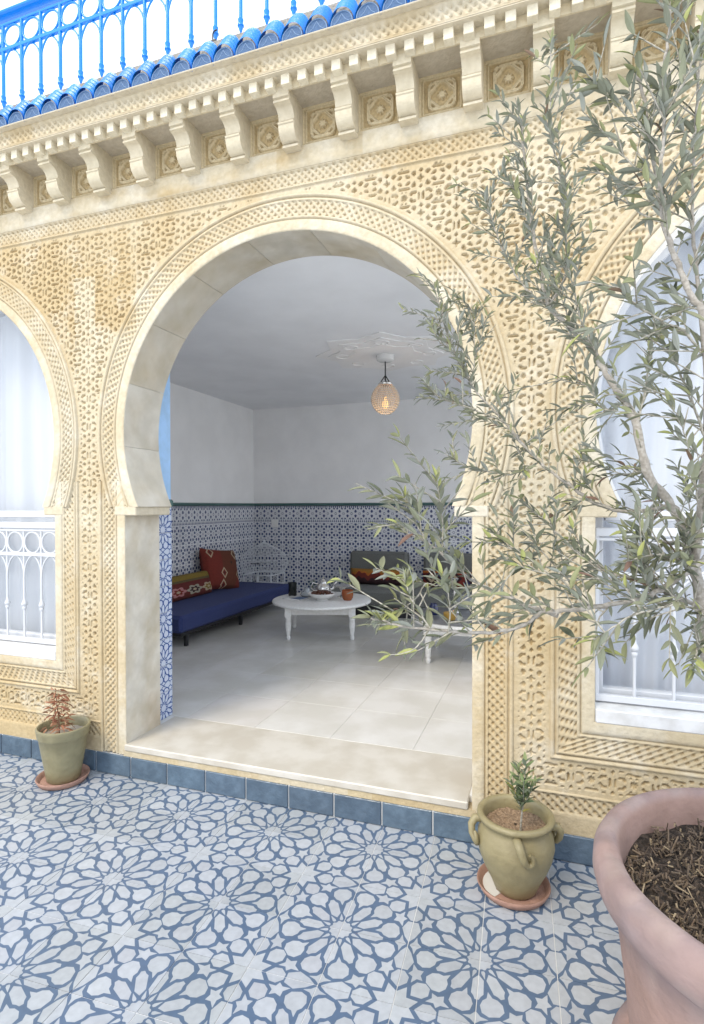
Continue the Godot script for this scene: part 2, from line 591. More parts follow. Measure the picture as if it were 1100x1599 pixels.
func patio_floor() -> void:
	var im := rosette_print(1024, lin(0.083, 0.127, 0.200), lin(0.37, 0.39, 0.42), 0.018)
	mottle(im, 0.05, 0.012, 71)
	var m := printed("cement_tile", im, 0.36)
	var ground := thing("courtyard_floor", "", "")
	ground.remove_meta("label")
	ground.remove_meta("category")
	structure(ground)
	var g := Geo.new()
	g.quad(Vector3(-60, -0.0018, 60), Vector3(60, -0.0018, 60), Vector3(60, -0.0018, -60), Vector3(-60, -0.0018, -60))
	part("mortar_bed", g, mat("grout", Color.WHITE), ground)
	# 20 cm tiles; the lattice is turned a little against the wall
	var turn := 0.0464
	var origin := Vector3(-0.7426, 0, 0.2168)
	var p := 0.20006
	var variants := []
	for a in 2:
		for b in 2:
			for tone in 3:
				var t := Geo.new()
				var k := 0.91 + 0.06 * tone
				t.col = Color(k, k, k * (1.01 if tone == 1 else 0.985))
				var e := 0.0006
				var bv := 0.0006
				var lo := Vector2(e, e)
				var hi := Vector2(p - e, p - e)
				var top := [Vector3(lo.x + bv, 0, hi.y - bv), Vector3(hi.x - bv, 0, hi.y - bv), Vector3(hi.x - bv, 0, lo.y + bv), Vector3(lo.x + bv, 0, lo.y + bv)]
				var low := [Vector3(lo.x, -0.005, hi.y), Vector3(hi.x, -0.005, hi.y), Vector3(hi.x, -0.005, lo.y), Vector3(lo.x, -0.005, lo.y)]
				var tex := func(q: Vector3): return Vector2((q.x / p + a) * 0.5, (q.z / p + b) * 0.5)
				t.quad(top[0], top[1], top[2], top[3], tex.call(top[0]), tex.call(top[1]), tex.call(top[2]), tex.call(top[3]))
				for s in 4:
					var s2 := (s + 1) % 4
					t.quad(low[s], low[s2], top[s2], top[s], tex.call(low[s]), tex.call(low[s2]), tex.call(top[s2]), tex.call(top[s]))
				variants.append(t.mesh(m))
	var r := RandomNumberGenerator.new()
	r.seed = 5
	var bs := Basis(Vector3.UP, turn)
	var n := 0
	for j in range(-4, 12):
		for i in range(-12, 18):
			var at := origin + bs * Vector3(i * p, 0, j * p)
			var mid := origin + bs * Vector3((i + 0.5) * p, 0, (j + 0.5) * p)
			if mid.z < -0.11 or mid.z > 1.75 or mid.x < -2.4 or mid.x > 2.5:
				continue
			var which: ArrayMesh = variants[(posmod(i, 2) * 2 + posmod(j, 2)) * 3 + r.randi() % 3]
			if n >= 298:
				continue
			n += 1
			put("tile", which, ground, at + Vector3(0, r.randf_range(-0.0004, 0.0004), 0), Vector3(0, turn, 0))

# ------------------------------------------------------------------ carved facade
var wall: Node3D

# straps of an 8-fold star pattern: x = distance to the nearest strap line, y = distance to the star centre (both in metres)
func star_net(x: float, y: float, period: float, bars := false) -> Vector2:
	var a := absf(fposmod(x / period + 0.5, 1.0) - 0.5)
	var b := absf(fposmod(y / period + 0.5, 1.0) - 0.5)
	var r := sqrt(a * a + b * b)
	if b > a:
		var s := a
		a = b
		b = s
	var d := absf(0.9239 * a + 0.3827 * b - 0.1913)
	d = minf(d, absf(0.9239 * a - 0.3827 * b - 0.1913))
	d = minf(d, absf(0.3827 * a + 0.9239 * b - 0.1913))
	d = minf(d, absf(0.9239 * b - 0.3827 * a - 0.1913))
	d = minf(d, absf(0.3827 * a - 0.9239 * b - 0.1913))
	if bars:
		if a > 0.27:
			d = minf(d, b)
	return Vector2(d * period, r * period)

# the sunk figures of one repeat of the wall pattern: stars, crosses, level and upright bars, chevrons between flat straps
var figures := PackedFloat32Array()
const FIG := 160

func cut_figures() -> void:
	var im := Image.create(FIG * 4, FIG * 4, false, Image.FORMAT_RGB8)
	im.fill(Color.BLACK)
	var star := []
	for k in 16:
		star.append(Vector2(0.125 if k % 2 == 0 else 0.062, 0).rotated(TAU * k / 16))
	var cross := []
	for k in 8:
		cross.append(Vector2(0.135 if k % 2 == 0 else 0.052, 0).rotated(TAU * k / 8))
	var shapes := [
		star, _moved(cross, Vector2(0.5, 0.5)),
		[Vector2(-0.19, 0.245), Vector2(-0.15, 0.285), Vector2(0.15, 0.285), Vector2(0.19, 0.245), Vector2(0.12, 0.215), Vector2(-0.12, 0.215)],
		[Vector2(0.155, 0.075), Vector2(0.235, 0.165), Vector2(0.365, 0.165), Vector2(0.365, 0.095), Vector2(0.285, 0.095), Vector2(0.215, 0.025)],
		[Vector2(0.405, -0.13), Vector2(0.465, -0.09), Vector2(0.465, 0.09), Vector2(0.405, 0.13), Vector2(0.415, 0.04), Vector2(0.415, -0.04)],
		[Vector2(0.215, 0.325), Vector2(0.305, 0.425), Vector2(0.365, 0.345), Vector2(0.335, 0.275), Vector2(0.255, 0.275)],
		[Vector2(0.5, 0.205), Vector2(0.56, 0.275), Vector2(0.5, 0.335), Vector2(0.44, 0.275)],
		[Vector2(0.045, 0.355), Vector2(0.155, 0.375), Vector2(0.205, 0.445), Vector2(0.125, 0.465), Vector2(0.065, 0.425)],
		[Vector2(0.03, 0.145), Vector2(0.115, 0.165), Vector2(0.10, 0.185), Vector2(0.03, 0.185)],
	]
	for s in shapes:
		for mx in [1.0, -1.0]:
			for my in [1.0, -1.0]:
				var p := PackedVector2Array()
				for q in s:
					p.append(Vector2(q.x * mx, q.y * my))
				var slim := Geometry2D.offset_polygon(p, -0.007)
				if slim.size():
					p = slim[0]
				for a in [-1, 0, 1, 2]:
					for b in [-1, 0, 1, 2]:
						fill_poly(im, Transform2D(0.0, Vector2(a, b)) * p, Color.WHITE)
	im.resize(FIG * 2, FIG * 2, Image.INTERPOLATE_BILINEAR)
	im.resize(FIG, FIG, Image.INTERPOLATE_BILINEAR)
	figures.resize(FIG * FIG)
	for y in FIG:
		for x in FIG:
			figures[y * FIG + x] = im.get_pixel(x, y).r

func _moved(list: Array, by: Vector2) -> Array:
	var out := []
	for p in list:
		out.append(p + by)
	return out

func carving(x: float, y: float, period: float, edge: float) -> float:
	if edge <= 0.008:
		return 0.0
	var u := fposmod(x / period, 1.0) * FIG
	var v := fposmod(y / period, 1.0) * FIG
	var i := int(u) % FIG
	var j := int(v) % FIG
	var i2 := (i + 1) % FIG
	var j2 := (j + 1) % FIG
	var fu := u - floorf(u)
	var fv := v - floorf(v)
	var pit := lerpf(lerpf(figures[j * FIG + i], figures[j * FIG + i2], fu), lerpf(figures[j2 * FIG + i], figures[j2 * FIG + i2], fu), fv)
	return -0.0105 * smoothstep(0.1, 0.9, pit) * smoothstep(0.008, 0.011, edge)

# woven border: straps along one diagonal over straps along the other, small sunk lozenges between
func weave(s: float, t: float, period: float) -> float:
	var u := absf(fposmod((s + t) / period, 1.0) - 0.5)
	var w := absf(fposmod((s - t) / period, 1.0) - 0.5)
	var gap_u := smoothstep(0.22, 0.32, u)
	var gap_w := smoothstep(0.26, 0.36, w)
	return -0.0095 * gap_u * gap_w - 0.0038 * gap_u * (1.0 - gap_w) - 0.001 * smoothstep(0.1, 0.2, u) * (1.0 - gap_u)

func surround_ts() -> PackedFloat32Array:
	var ts := PackedFloat32Array([0.0, 0.0025, 0.012, 0.03, 0.0425, 0.044, 0.048, 0.0495, 0.0575, 0.059])
	var t := 0.062
	while t < 0.1185:
		ts.append(t)
		t += 0.0032
	ts.append_array(PackedFloat32Array([0.1195, 0.121, 0.127, 0.1285, 0.1315, 0.1325, 0.136, 0.1395, 0.143, 0.146, 0.147, 0.151]))
	return ts

func surround_height(s: float, t: float) -> float:
	if t < 0.0435:
		return 0.0045 - 0.004 * (1.0 - smoothstep(0.0, 0.003, t))
	if t < 0.0488:
		return -0.004
	if t < 0.0585:
		return 0.0045
	if t < 0.119:
		return 0.002 + weave(s, t - 0.0905, 0.0305)
	if t < 0.128:
		return 0.0045
	if t < 0.132:
		return -0.005
	if t < 0.1465:
		var q := (t - 0.1395) / 0.0075
		return 0.0015 + 0.008 * sqrt(maxf(0.0, 1.0 - q * q))
	return -0.004

# a moulded, woven border along a path; place(s, t) gives the point of the wall face, steps is how often it is cut along s
func surround(place: Callable, length: float, steps: int, lift: float, t_from: float, whiter: float, at: Vector2, flip: bool) -> Geo:
	var all := surround_ts()
	var ts := PackedFloat32Array()
	for t in all:
		if t >= t_from:
			ts.append(t)
	var nu := ts.size()
	var pts := PackedVector3Array()
	var cols := PackedColorArray()
	pts.resize(nu * (steps + 1))
	cols.resize(nu * (steps + 1))
	for j in steps + 1:
		var s := length * j / steps
		for i in nu:
			var t := ts[i]
			var p: Vector2 = place.call(s, t)
			var h := surround_height(s, t) + lift
			pts[j * nu + i] = Vector3(p.x, p.y, h)
			var k := stone(p.x + at.x, p.y + at.y, whiter + (0.26 if t < 0.044 else 0.0))
			if h < lift - 0.004 and t > 0.06 and t < 0.12:
				k = Color(k.r * 0.90, k.g * 0.84, k.b * 0.75)   # dust that has settled in the sunk lozenges
			cols[j * nu + i] = k
	var g := Geo.new()
	g.grid(pts, cols, nu, steps + 1, PackedByteArray(), flip)
	return g

func arch_place(length: float) -> Callable:
	return func(s: float, t: float) -> Vector2:
		var r := ARC_R + t
		var a0 := asin((SPRING - ARC_Y) / r)
		var a := PI - a0 - (PI - 2.0 * a0) * s / length
		return Vector2(cos(a) * r, sin(a) * r)

func patch(called: String, x0: float, x1: float, y0: float, y1: float, step: float, keep_at: Callable, height: Callable, whiter := 0.0, parent: Node3D = null) -> MeshInstance3D:
	var nu := int(ceil((x1 - x0) / step)) + 1
	var nv := int(ceil((y1 - y0) / step)) + 1
	var dx := (x1 - x0) / (nu - 1)
	var dy := (y1 - y0) / (nv - 1)
	var pts := PackedVector3Array()
	var cols := PackedColorArray()
	var has := PackedByteArray()
	pts.resize(nu * nv)
	cols.resize(nu * nv)
	has.resize(nu * nv)
	for j in nv:
		var y := y0 + dy * j
		for i in nu:
			var x := x0 + dx * i
			var k := j * nu + i
			var e: float = keep_at.call(x, y)
			if e < -0.03:
				pts[k] = Vector3(x, y, 0)
				continue
			has[k] = 1
			var h: float = height.call(x, y, e)
			pts[k] = Vector3(x, y, h)
			var c := stone(x, y, whiter)
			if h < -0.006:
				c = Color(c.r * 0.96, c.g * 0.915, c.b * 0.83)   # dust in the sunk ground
			cols[k] = c
	var keep := PackedByteArray()
	keep.resize((nu - 1) * (nv - 1))
	for j in nv - 1:
		for i in nu - 1:
			keep[j * (nu - 1) + i] = 1 if has[j * nu + i] and has[j * nu + i + 1] and has[(j + 1) * nu + i] and has[(j + 1) * nu + i + 1] else 0
	var g := Geo.new()
	g.grid(pts, cols, nu, nv, keep)
	return part(called, g, mats["stone"], parent if parent else wall)

# how far (x, y) lies outside the bands that frame the openings (negative inside them)
func field_edge(x: float, y: float) -> float:
	var ax := absf(x)
	var e := 2.543 - y
	e = minf(e, y - 0.242)
	if y > SPRING:
		e = minf(e, sqrt(ax * ax + (y - ARC_Y) ** 2) - (ARC_R + 0.150))
		e = minf(e, sqrt((ax - 1.995) ** 2 + (y - ARC_Y) ** 2) - (ARC_R + 0.150))
	if y < 1.36:
		e = minf(e, ax - 0.938)
		if y > 0.355:
			e = minf(e, 1.055 - ax)
		else:
			e = minf(e, maxf(1.055 - ax, 0.352 - y))
	return e

func facade() -> void:
	wall = thing("carved_facade", "cream carved limestone facade with horseshoe arches and blue tiled cornice", "facade")
	cut_figures()
	# sunk star pattern of the spandrels, piers and dado
	var period := 0.1327
	patch("carved_panel", -1.78, 1.78, 0.235, 2.547, 0.0036, field_edge, func(x: float, y: float, e: float) -> float:
		# cut by hand: lines wander a little and some stones are cut deeper than others
		var wx := x + 0.0022 * n_mid.get_noise_2d(x * 2.2, y * 2.2) + 0.0007 * n_fine.get_noise_2d(x, y)
		var wy := y - 0.03 + 0.0022 * n_mid.get_noise_2d(x * 2.2 + 40.0, y * 2.2)
		var deep := 0.72 + 0.5 * hash1(int(floor(x / 0.205 + 50.5)), int(floor(y / 0.31))) + 0.25 * n_mid.get_noise_2d(x, y)
		return carving(wx, wy, period, e - 0.004) * deep)
	# the wall goes on to both sides of the picture
	for s in [-1.0, 1.0]:
		var g := Geo.new()
		g.col = Color(0.6, 0.5, 0.33)
		g.box(Vector3(1.77 if s > 0 else -3.3, 2.52, -WALL_T), Vector3(3.3 if s > 0 else -1.77, 3.0, -0.002))
		g.box(Vector3(2.95 if s > 0 else -3.3, 0, -WALL_T), Vector3(3.3 if s > 0 else -2.95, 2.52, -0.002))
		g.box(Vector3(1.77 if s > 0 else -2.95, 0, -WALL_T), Vector3(2.95 if s > 0 else -1.77, 0.36, -0.002))
		part("wall_end", g, mats["stone"], wall)
	# rings round the arches
	var ring_len := 3.35
	var ring := arch_place(ring_len)
	var up := func(s: float, t: float) -> Vector2: return Vector2(-(0.787 + t), 0.100 + s)
	var up_r := func(s: float, t: float) -> Vector2: return Vector2(0.787 + t, 0.100 + s)
	var main := surround(ring, ring_len, 900, 0.003, 0.0, 0.04, Vector2(0, ARC_Y), true)
	part("arch_surround", main, mats["stone"], wall, Vector3(0, ARC_Y, 0))
	part("jamb_border", surround(up, 1.265, 380, 0.0, 0.0, 0.0, Vector2.ZERO, true), mats["stone"], wall)
	part("jamb_border", surround(up_r, 1.265, 380, 0.0, 0.0, 0.0, Vector2.ZERO, false), mats["stone"], wall)
	var side := surround(ring, ring_len, 900, 0.003, 0.0, 0.05, Vector2(1.995, ARC_Y), true).mesh(mats["stone"])
	# the window frame border turns the corner under the sill
	var half := 0.79
	var y_low := 0.50
	var leg := 1.365 - y_low
	var path_len := leg * 2 + half * 2
	var u_path := func(s: float, t: float) -> Vector2:
		var r := half + t
		if s < leg:
			return Vector2(-r, 1.365 - (1.365 - y_low + t) * s / leg)
		if s < leg + half * 2:
			return Vector2(-r + (s - leg) / half * r, y_low - t)
		return Vector2(r, y_low - t + (1.365 - y_low + t) * (s - leg - half * 2) / leg)
	var u_mesh := surround(u_path, path_len, 1000, 0.0, 0.0, 0.0, Vector2(1.995, 0), false).mesh(mats["stone"])
	for s in [-1.0, 1.0]:
		put("window_surround", side, wall, Vector3(1.995 * s, ARC_Y, 0))
		put("window_border", u_mesh, wall, Vector3(1.995 * s, 0, 0))
	# woven strip and plain plinth under the carved dado
	for s in [-1.0, 1.0]:
		var a: float = 0.92 if s > 0 else -1.9
		var b: float = 1.9 if s > 0 else -0.92
		patch("dado_border", a, b, 0.096, 0.246, 0.0035, func(_x: float, _y: float) -> float: return 1.0, func(x: float, y: float, _e: float) -> float:
			if y > 0.236: return -0.004
			if y > 0.228: return 0.004
			if y > 0.168: return 0.001 + weave(x, y - 0.198, 0.0305)
			if y > 0.160: return 0.004
			return 0.0055)
	# springing blocks of the horseshoe
	for c in [0.0, -1.995, 1.995]:
		for s in [-1.0, 1.0]:
			var g := Geo.new()
			g.col = stone(c + 0.75 * s, 1.22, 0.4)
			var deep := -WALL_T if c == 0.0 else -0.11
			var x0: float = 0.722
			var x1: float = 0.846
			g.box(Vector3(x0 if s > 0 else -x1, 1.205, deep), Vector3(x1 if s > 0 else -x0, SPRING + 0.003, 0.0065), 0.004)
			part("springing_block", g, mats["stone"], wall, Vector3(c, 0, 0))
	# soffit of the main arch: cut stones with thin joints
	var rv := RandomNumberGenerator.new()
	rv.seed = 11
	var a_lo := asin((SPRING - ARC_Y) / ARC_R)
	var cuts := 11
	for k in cuts:
		var t0 := a_lo + (PI - 2 * a_lo) * k / cuts + 0.0007
		var t1 := a_lo + (PI - 2 * a_lo) * (k + 1) / cuts - 0.0007
		var g := Geo.new()
		var tone := rv.randf_range(0.9, 1.06)
		var warm := rv.randf_range(0.0, 1.0)
		var seed_x := rv.randf() * 40.0
		var n := 10
		for i in n:
			var p0 := t0 + (t1 - t0) * i / n
			var p1 := t0 + (t1 - t0) * (i + 1) / n
			var q0 := Vector2(cos(p0), sin(p0))
			var q1 := Vector2(cos(p1), sin(p1))
			var r := ARC_R - 0.0004
			var e := 0.002
			g.col = reveal_tone(seed_x + p0, 0.0, tone, warm)
			g.quad(V(q0 * r, 0.003), V(q0 * (r + e), 0.005), V(q1 * (r + e), 0.005), V(q1 * r, 0.003))
			g.quad(V(q0 * (r + 0.06), -WALL_T), V(q0 * r, -WALL_T), V(q1 * r, -WALL_T), V(q1 * (r + 0.06), -WALL_T))
		var pts := PackedVector3Array()
		var cols := PackedColorArray()
		for i in 13:
			var a := t0 + (t1 - t0) * i / 12.0
			for j in 9:
				var z := 0.003 - (WALL_T + 0.003) * j / 8.0
				pts.append(V(Vector2(cos(a), sin(a)) * (ARC_R - 0.0004), z))
				cols.append(reveal_tone(seed_x + a, z, tone, warm))
		g.grid(pts, cols, 9, 13)
		part("voussoir", g, mats["reveal"], wall, Vector3(0, ARC_Y, 0))
	# jamb faces and window reveals
	for s in [-1.0, 1.0]:
		var g := Geo.new()
		var x: float = 0.7872
		var jp := PackedVector3Array()
		var jc := PackedColorArray()
		for i in 56:
			var y := 0.10 + 1.1048 * i / 55.0
			for j in 14:
				var z := 0.0 - WALL_T * j / 13.0
				jp.append(Vector3(x * s, y, z))
				var k := reveal_tone(y * 1.3 + 7.0, z * 1.6, 1.0, 0.25)
				var grime := (1.0 - smoothstep(0.16, 0.42, y + 0.12 * n_mid.get_noise_2d(z * 2.0, y * 2.0))) * smoothstep(0.05, 0.2, -z)
				jc.append(k.lerp(Color(0.40, 0.30, 0.19), 0.55 * grime))
		g.grid(jp, jc, 14, 56, PackedByteArray(), s > 0)
		part("jamb", g, mats["reveal"], wall)
		var w := Geo.new()
		w.col = Color(1.0, 0.97, 0.9)
		var cx: float = 1.995 * s
		var m := 60
		var a0 := asin((SPRING - ARC_Y) / ARC_R)
		for i in m:
			var p0 := a0 + (PI - 2 * a0) * i / m
			var p1 := a0 + (PI - 2 * a0) * (i + 1) / m
			var q0 := Vector2(cos(p0), sin(p0)) * ARC_R + Vector2(cx, ARC_Y)
			var q1 := Vector2(cos(p1), sin(p1)) * ARC_R + Vector2(cx, ARC_Y)
			w.quad(V(q0, -WALL_T), V(q0, 0.004), V(q1, 0.004), V(q1, -WALL_T))
		w.box(Vector3(cx - 0.82, 0.5, -WALL_T), Vector3(cx - 0.7905, 1.2045, -0.001))
		w.box(Vector3(cx + 0.7905, 0.5, -WALL_T), Vector3(cx + 0.82, 1.2045, -0.001))
		part("window_reveal", w, mats["stone"], wall)
	# the back of the wall towards the lounge
	var back := Geo.new()
	var cell := 0.04
	for j in 65:
		for i in 165:
			var x := -3.3 + i * cell
			var y := j * cell
			var free := true
			for q in [Vector2(x, y), Vector2(x + cell, y), Vector2(x, y + cell), Vector2(x + cell, y + cell)]:
				if absf(q.x) < 0.787 and q.y < 1.3 or Vector2(q.x, q.y - ARC_Y).length() < ARC_R:
					free = false
				for wx in [-1.995, 1.995]:
					if absf(q.x - wx) < 0.79 and q.y < 1.3 and q.y > 0.5 or Vector2(q.x - wx, q.y - ARC_Y).length() < ARC_R:
						free = false
			if free:
				back.quad(Vector3(x + cell, y, -WALL_T), Vector3(x, y, -WALL_T), Vector3(x, y + cell, -WALL_T), Vector3(x + cell, y + cell, -WALL_T))
	part("inner_face", back, mats["plaster"], wall)
	# glazed skirting tiles along the foot of the wall
	var bed := Geo.new()
	bed.box(Vector3(-3.3, 0, -0.04), Vector3(3.3, 0.0945, 0.004))
	part("skirting_bed", bed, mat("grout", Color.WHITE), wall)
	var rs := RandomNumberGenerator.new()
	rs.seed = 17
	for k in range(-13, 12):
		var g := Geo.new()
		var tone := rs.randf_range(0.85, 1.12)
		g.col = Color(0.105 * tone, 0.152 * tone, 0.205 * tone)
		g.box(Vector3(0.003, 0.0015, -0.01), Vector3(0.197, 0.0935, 0.0115), 0.0025)
		part("skirting_tile", g, mats["skirting"], wall, Vector3(0.041 + 0.2 * k, 0, 0), Vector3(rs.randf_range(-0.004, 0.004), 0, rs.randf_range(-0.003, 0.003)))
	# threshold slab over a strip of bare stone
	var bare := Geo.new()
	for i in 16:
		bare.col = stone(-0.8 + i * 0.1, 0.11, 0.0)
		bare.box(Vector3(-0.80 + i * 0.1, 0.094, -0.2), Vector3(-0.70 + i * 0.1, 0.1215, 0.0055))
	part("threshold_base", bare, mats["stone"], wall)
	var slab := Geo.new()
	slab.col = Color(0.95, 0.93, 0.9)
	slab.box(Vector3(-0.792, 0.121, -0.36), Vector3(0.772, FLOOR_Y, 0.012), 0.004)
	part("threshold_slab", slab, mats["marble"], wall)

# weathered cream stone of the reveals
func reveal_tone(u: float, z: float, tone: float, warm: float) -> Color:
	var b := 0.5 + 0.9 * n_mid.get_noise_2d(u * 0.55, z * 0.9 + 3.0) + 0.35 * n_fine.get_noise_2d(u * 0.5, z)
	var c := Color(0.62, 0.58, 0.50).lerp(Color(0.50, 0.43, 0.31), clampf(b * 0.75 + warm * 0.35 - 0.2, 0.0, 1.0))
	return Color(c.r * tone, c.g * tone, c.b * tone)

func V(p: Vector2, z: float) -> Vector3:
	return Vector3(p.x, p.y, z)

# ------------------------------------------------------------------ cornice
func cornice() -> void:
	var x0 := -2.3
	var x1 := 2.2
	var always := func(_x: float, _y: float) -> float: return 1.0
	# woven frieze over the spandrels
	patch("frieze", x0, x1, 2.538, 2.622, 0.0035, always, func(x: float, y: float, _e: float) -> float:
		if y < 2.542: return -0.004
		if y < 2.552: return 0.006
		if y < 2.609: return 0.001 + weave(x, y - 2.5805, 0.0305)
		if y < 2.6165: return 0.006
		return -0.004)
	# plain fascia with a hollow at its foot
	patch("fascia", x0, x1, 2.6165, 2.70, 0.007, always, func(_x: float, y: float, _e: float) -> float:
		return 0.013 - 0.007 * exp(-((y - 2.6165) / 0.008)), 0.22)
	var core := Geo.new()
	core.col = Color(0.6, 0.5, 0.34)
	core.box(Vector3(x0, 2.545, -WALL_T + 0.01), Vector3(x1, 2.95, -0.016))
	part("wall_core", core, mats["stone"], wall)
	# carved squares between the brackets
	var sq := 0.172
	var hq := 0.156
	var star := Geo.new()
	var nu := 64
	var nv := 60
	var pts := PackedVector3Array()
	var cols := PackedColorArray()
	for j in nv:
		for i in nu:
			var x := (float(i) / (nu - 1) - 0.5) * sq
			var y := (float(j) / (nv - 1) - 0.5) * hq
			var e := minf(sq * 0.5 - absf(x), hq * 0.5 - absf(y))
			var h := 0.0
			if e < 0.008:
				h = 0.001
			elif e < 0.011:
				h = -0.006
			elif e < 0.017:
				h = 0.0
			elif e < 0.021:
				h = -0.007
			else:
				var q := square_knot(x / 0.052, y / 0.052)
				h = -0.013 + 0.013 * q
			pts.append(Vector3(x, y, h))
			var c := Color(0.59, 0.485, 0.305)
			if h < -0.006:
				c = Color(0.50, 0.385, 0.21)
			var k := 1.0 + 0.18 * n_fine.get_noise_2d(x * 3.0, y * 3.0)
			cols.append(Color(c.r * k, c.g * k, c.b * k))
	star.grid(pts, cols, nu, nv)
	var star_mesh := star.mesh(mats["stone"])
	# brackets
	var prof := PackedVector2Array([Vector2(-0.01, 2.856), Vector2(0.137, 2.856), Vector2(0.137, 2.820), Vector2(0.127, 2.818), Vector2(0.127, 2.813), Vector2(0.133, 2.811), Vector2(0.133, 2.804), Vector2(0.124, 2.803)])
	for k in 9:
		var a := PI / 2 * k / 8.0
		prof.append(Vector2(0.122 - 0.036 * sin(a), 2.762 + 0.040 * cos(a) - 0.0))
	prof.append_array(PackedVector2Array([Vector2(0.082, 2.761), Vector2(0.082, 2.756), Vector2(0.094, 2.754), Vector2(0.094, 2.747), Vector2(0.090, 2.745)]))
	for k in 10:
		var a := PI / 2 * k / 9.0
		prof.append(Vector2(0.044 + 0.046 * cos(a), 2.744 - 0.050 * sin(a) + 0.0))
	prof.append_array(PackedVector2Array([Vector2(0.044, 2.690), Vector2(0.052, 2.688), Vector2(0.052, 2.679), Vector2(-0.01, 2.679)]))
	var meshes := []
	for v in 4:
		var g := Geo.new()
		var kk: float = [0.95, 1.0, 1.04, 0.98][v]
		g.col = Color(0.64 * kk, 0.565 * kk, 0.42 * kk)
		g.prism(prof, -0.0335, 0.0335, Transform3D(Basis(Vector3(0, 0, 1), Vector3(0, 1, 0), Vector3(-1, 0, 0)), Vector3.ZERO))
		meshes.append(g.mesh(mats["stone"]))
	var rr := RandomNumberGenerator.new()
	rr.seed = 4
	for k in range(-11, 8):
		var x := 0.318 + 0.239 * k
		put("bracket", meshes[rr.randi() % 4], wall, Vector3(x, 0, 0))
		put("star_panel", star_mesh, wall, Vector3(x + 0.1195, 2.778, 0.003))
	# soffit behind the brackets, with a fascia that the dentils stand on
	var g := Geo.new()
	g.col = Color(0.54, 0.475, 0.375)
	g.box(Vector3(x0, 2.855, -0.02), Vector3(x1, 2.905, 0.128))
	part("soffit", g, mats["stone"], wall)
	var sl := Geo.new()
	sl.col = Color(0.66, 0.57, 0.40)
	sl.box(Vector3(x0, 2.839, 0.1275), Vector3(x1, 2.876, 0.136))
	part("dentil_ground", sl, mats["stone"], wall)
	var dm := []
	for v in 3:
		var d := Geo.new()
		var kk := 0.95 + 0.05 * v
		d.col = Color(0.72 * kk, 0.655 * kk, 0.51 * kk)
		d.box(Vector3(-0.0172, 2.837, 0.134), Vector3(0.0172, 2.8755, 0.169), 0.0015)
		dm.append(d.mesh(mats["stone"]))
	for k in range(-35, 29):
		put("dentil", dm[rr.randi() % 3], wall, Vector3(0.318 + 0.0683 * k, 0, 0))
	# woven cornice band
	patch("cornice_frieze", x0, x1, 2.8745, 2.952, 0.0036, always, func(x: float, y: float, _e: float) -> float:
		if y < 2.8775: return 0.172
		if y < 2.8845: return 0.188
		if y < 2.8875: return 0.180
		if y < 2.892: return 0.1875
		if y < 2.9395: return 0.184 + weave(x, y - 2.9157, 0.0315)
		return 0.189, 0.1)
	var cs := Geo.new()
	cs.col = Color(0.62, 0.55, 0.42)
	cs.box(Vector3(x0, 2.874, 0.12), Vector3(x1, 2.8765, 0.187))
	cs.box(Vector3(x0, 2.8765, 0.05), Vector3(x1, 2.9515, 0.170))
	cs.box(Vector3(x0, 2.9512, 0.0), Vector3(x1, 2.957, 0.216), 0.002)
	part("cornice_slab", cs, mats["stone"], wall)
	var cb := Geo.new()
	cb.box(Vector3(x0, 2.957, 0.02), Vector3(x1, 3.112, 0.140), 0.006)
	part("parapet_curb", cb, mats["curb"], wall)
	var hook := Geo.new()
	hook.tube([Vector3(0, 0, 0), Vector3(0, 0.03, 0), Vector3(0.006, 0.04, 0), Vector3(0.02, 0.042, 0)], [0.003], 6)
	hook.box(Vector3(-0.018, -0.006, -0.006), Vector3(0.018, 0.003, 0.006), 0.001)
	part("wire_clip", hook, mats["black_metal"], wall, Vector3(-0.226, 3.118, 0.128))
	# glazed barrel tiles
	var pitch := 0.0965
	var tm := []
	var em := []
	for v in 3:
		var t := Geo.new()
		var kk: float = [0.85, 1.0, 1.12][v]
		t.col = Color(kk, kk, kk)
		roof_tile(t)
		tm.append(t.mesh(mats["blue_glaze"]))
	var f := Geo.new()
	var fr := 0.0415
	var outline := PackedVector2Array()
	for k in 17:
		var a := PI * k / 16.0
		outline.append(Vector2(cos(a) * fr, sin(a) * fr * 1.06))
	f.prism(outline, -0.004, 0.001)
	var face := f.mesh(mats["tile_face"])
	var rib := Geo.new()
	for side in [-1.0, 1.0]:
		rib.tube([Vector3(0.028 * side, 0.003, 0.001), Vector3(0.014 * side, 0.012, 0.001), Vector3(0.0, 0.034, 0.001)], [0.0014], 5)
	var arch := []
	for k in 13:
		var a := PI * k / 12.0
		arch.append(Vector3(cos(a) * 0.0405, sin(a) * 0.043, 0.001))
	rib.tube(arch, [0.0022], 5)
	var rib_mesh := rib.mesh(mats["tile_rib"])
	var valley := Geo.new()
	valley.col = Color(0.6, 0.6, 0.65)
	valley.quad(Vector3(x0, 2.957, 0.205), Vector3(x1, 2.957, 0.205), Vector3(x1, 3.04, 0.1405), Vector3(x0, 3.04, 0.1405))
	valley.quad(Vector3(x0, 2.9572, 0.19), Vector3(x1, 2.9572, 0.19), Vector3(x1, 2.957, 0.205), Vector3(x0, 2.957, 0.205))
	part("valley_tiles", valley, mats["blue_glaze"], wall)
	for k in range(-26, 20):
		var x := 0.249 + pitch * k + 0.012
		var o := put("roof_tile", tm[rr.randi() % 3], wall, Vector3(x, 2.9575, 0.212), Vector3(0, rr.randf_range(-0.03, 0.03), rr.randf_range(-0.02, 0.02)))
		put("tile_end", face, o)
		put("end_rib", rib_mesh, o)

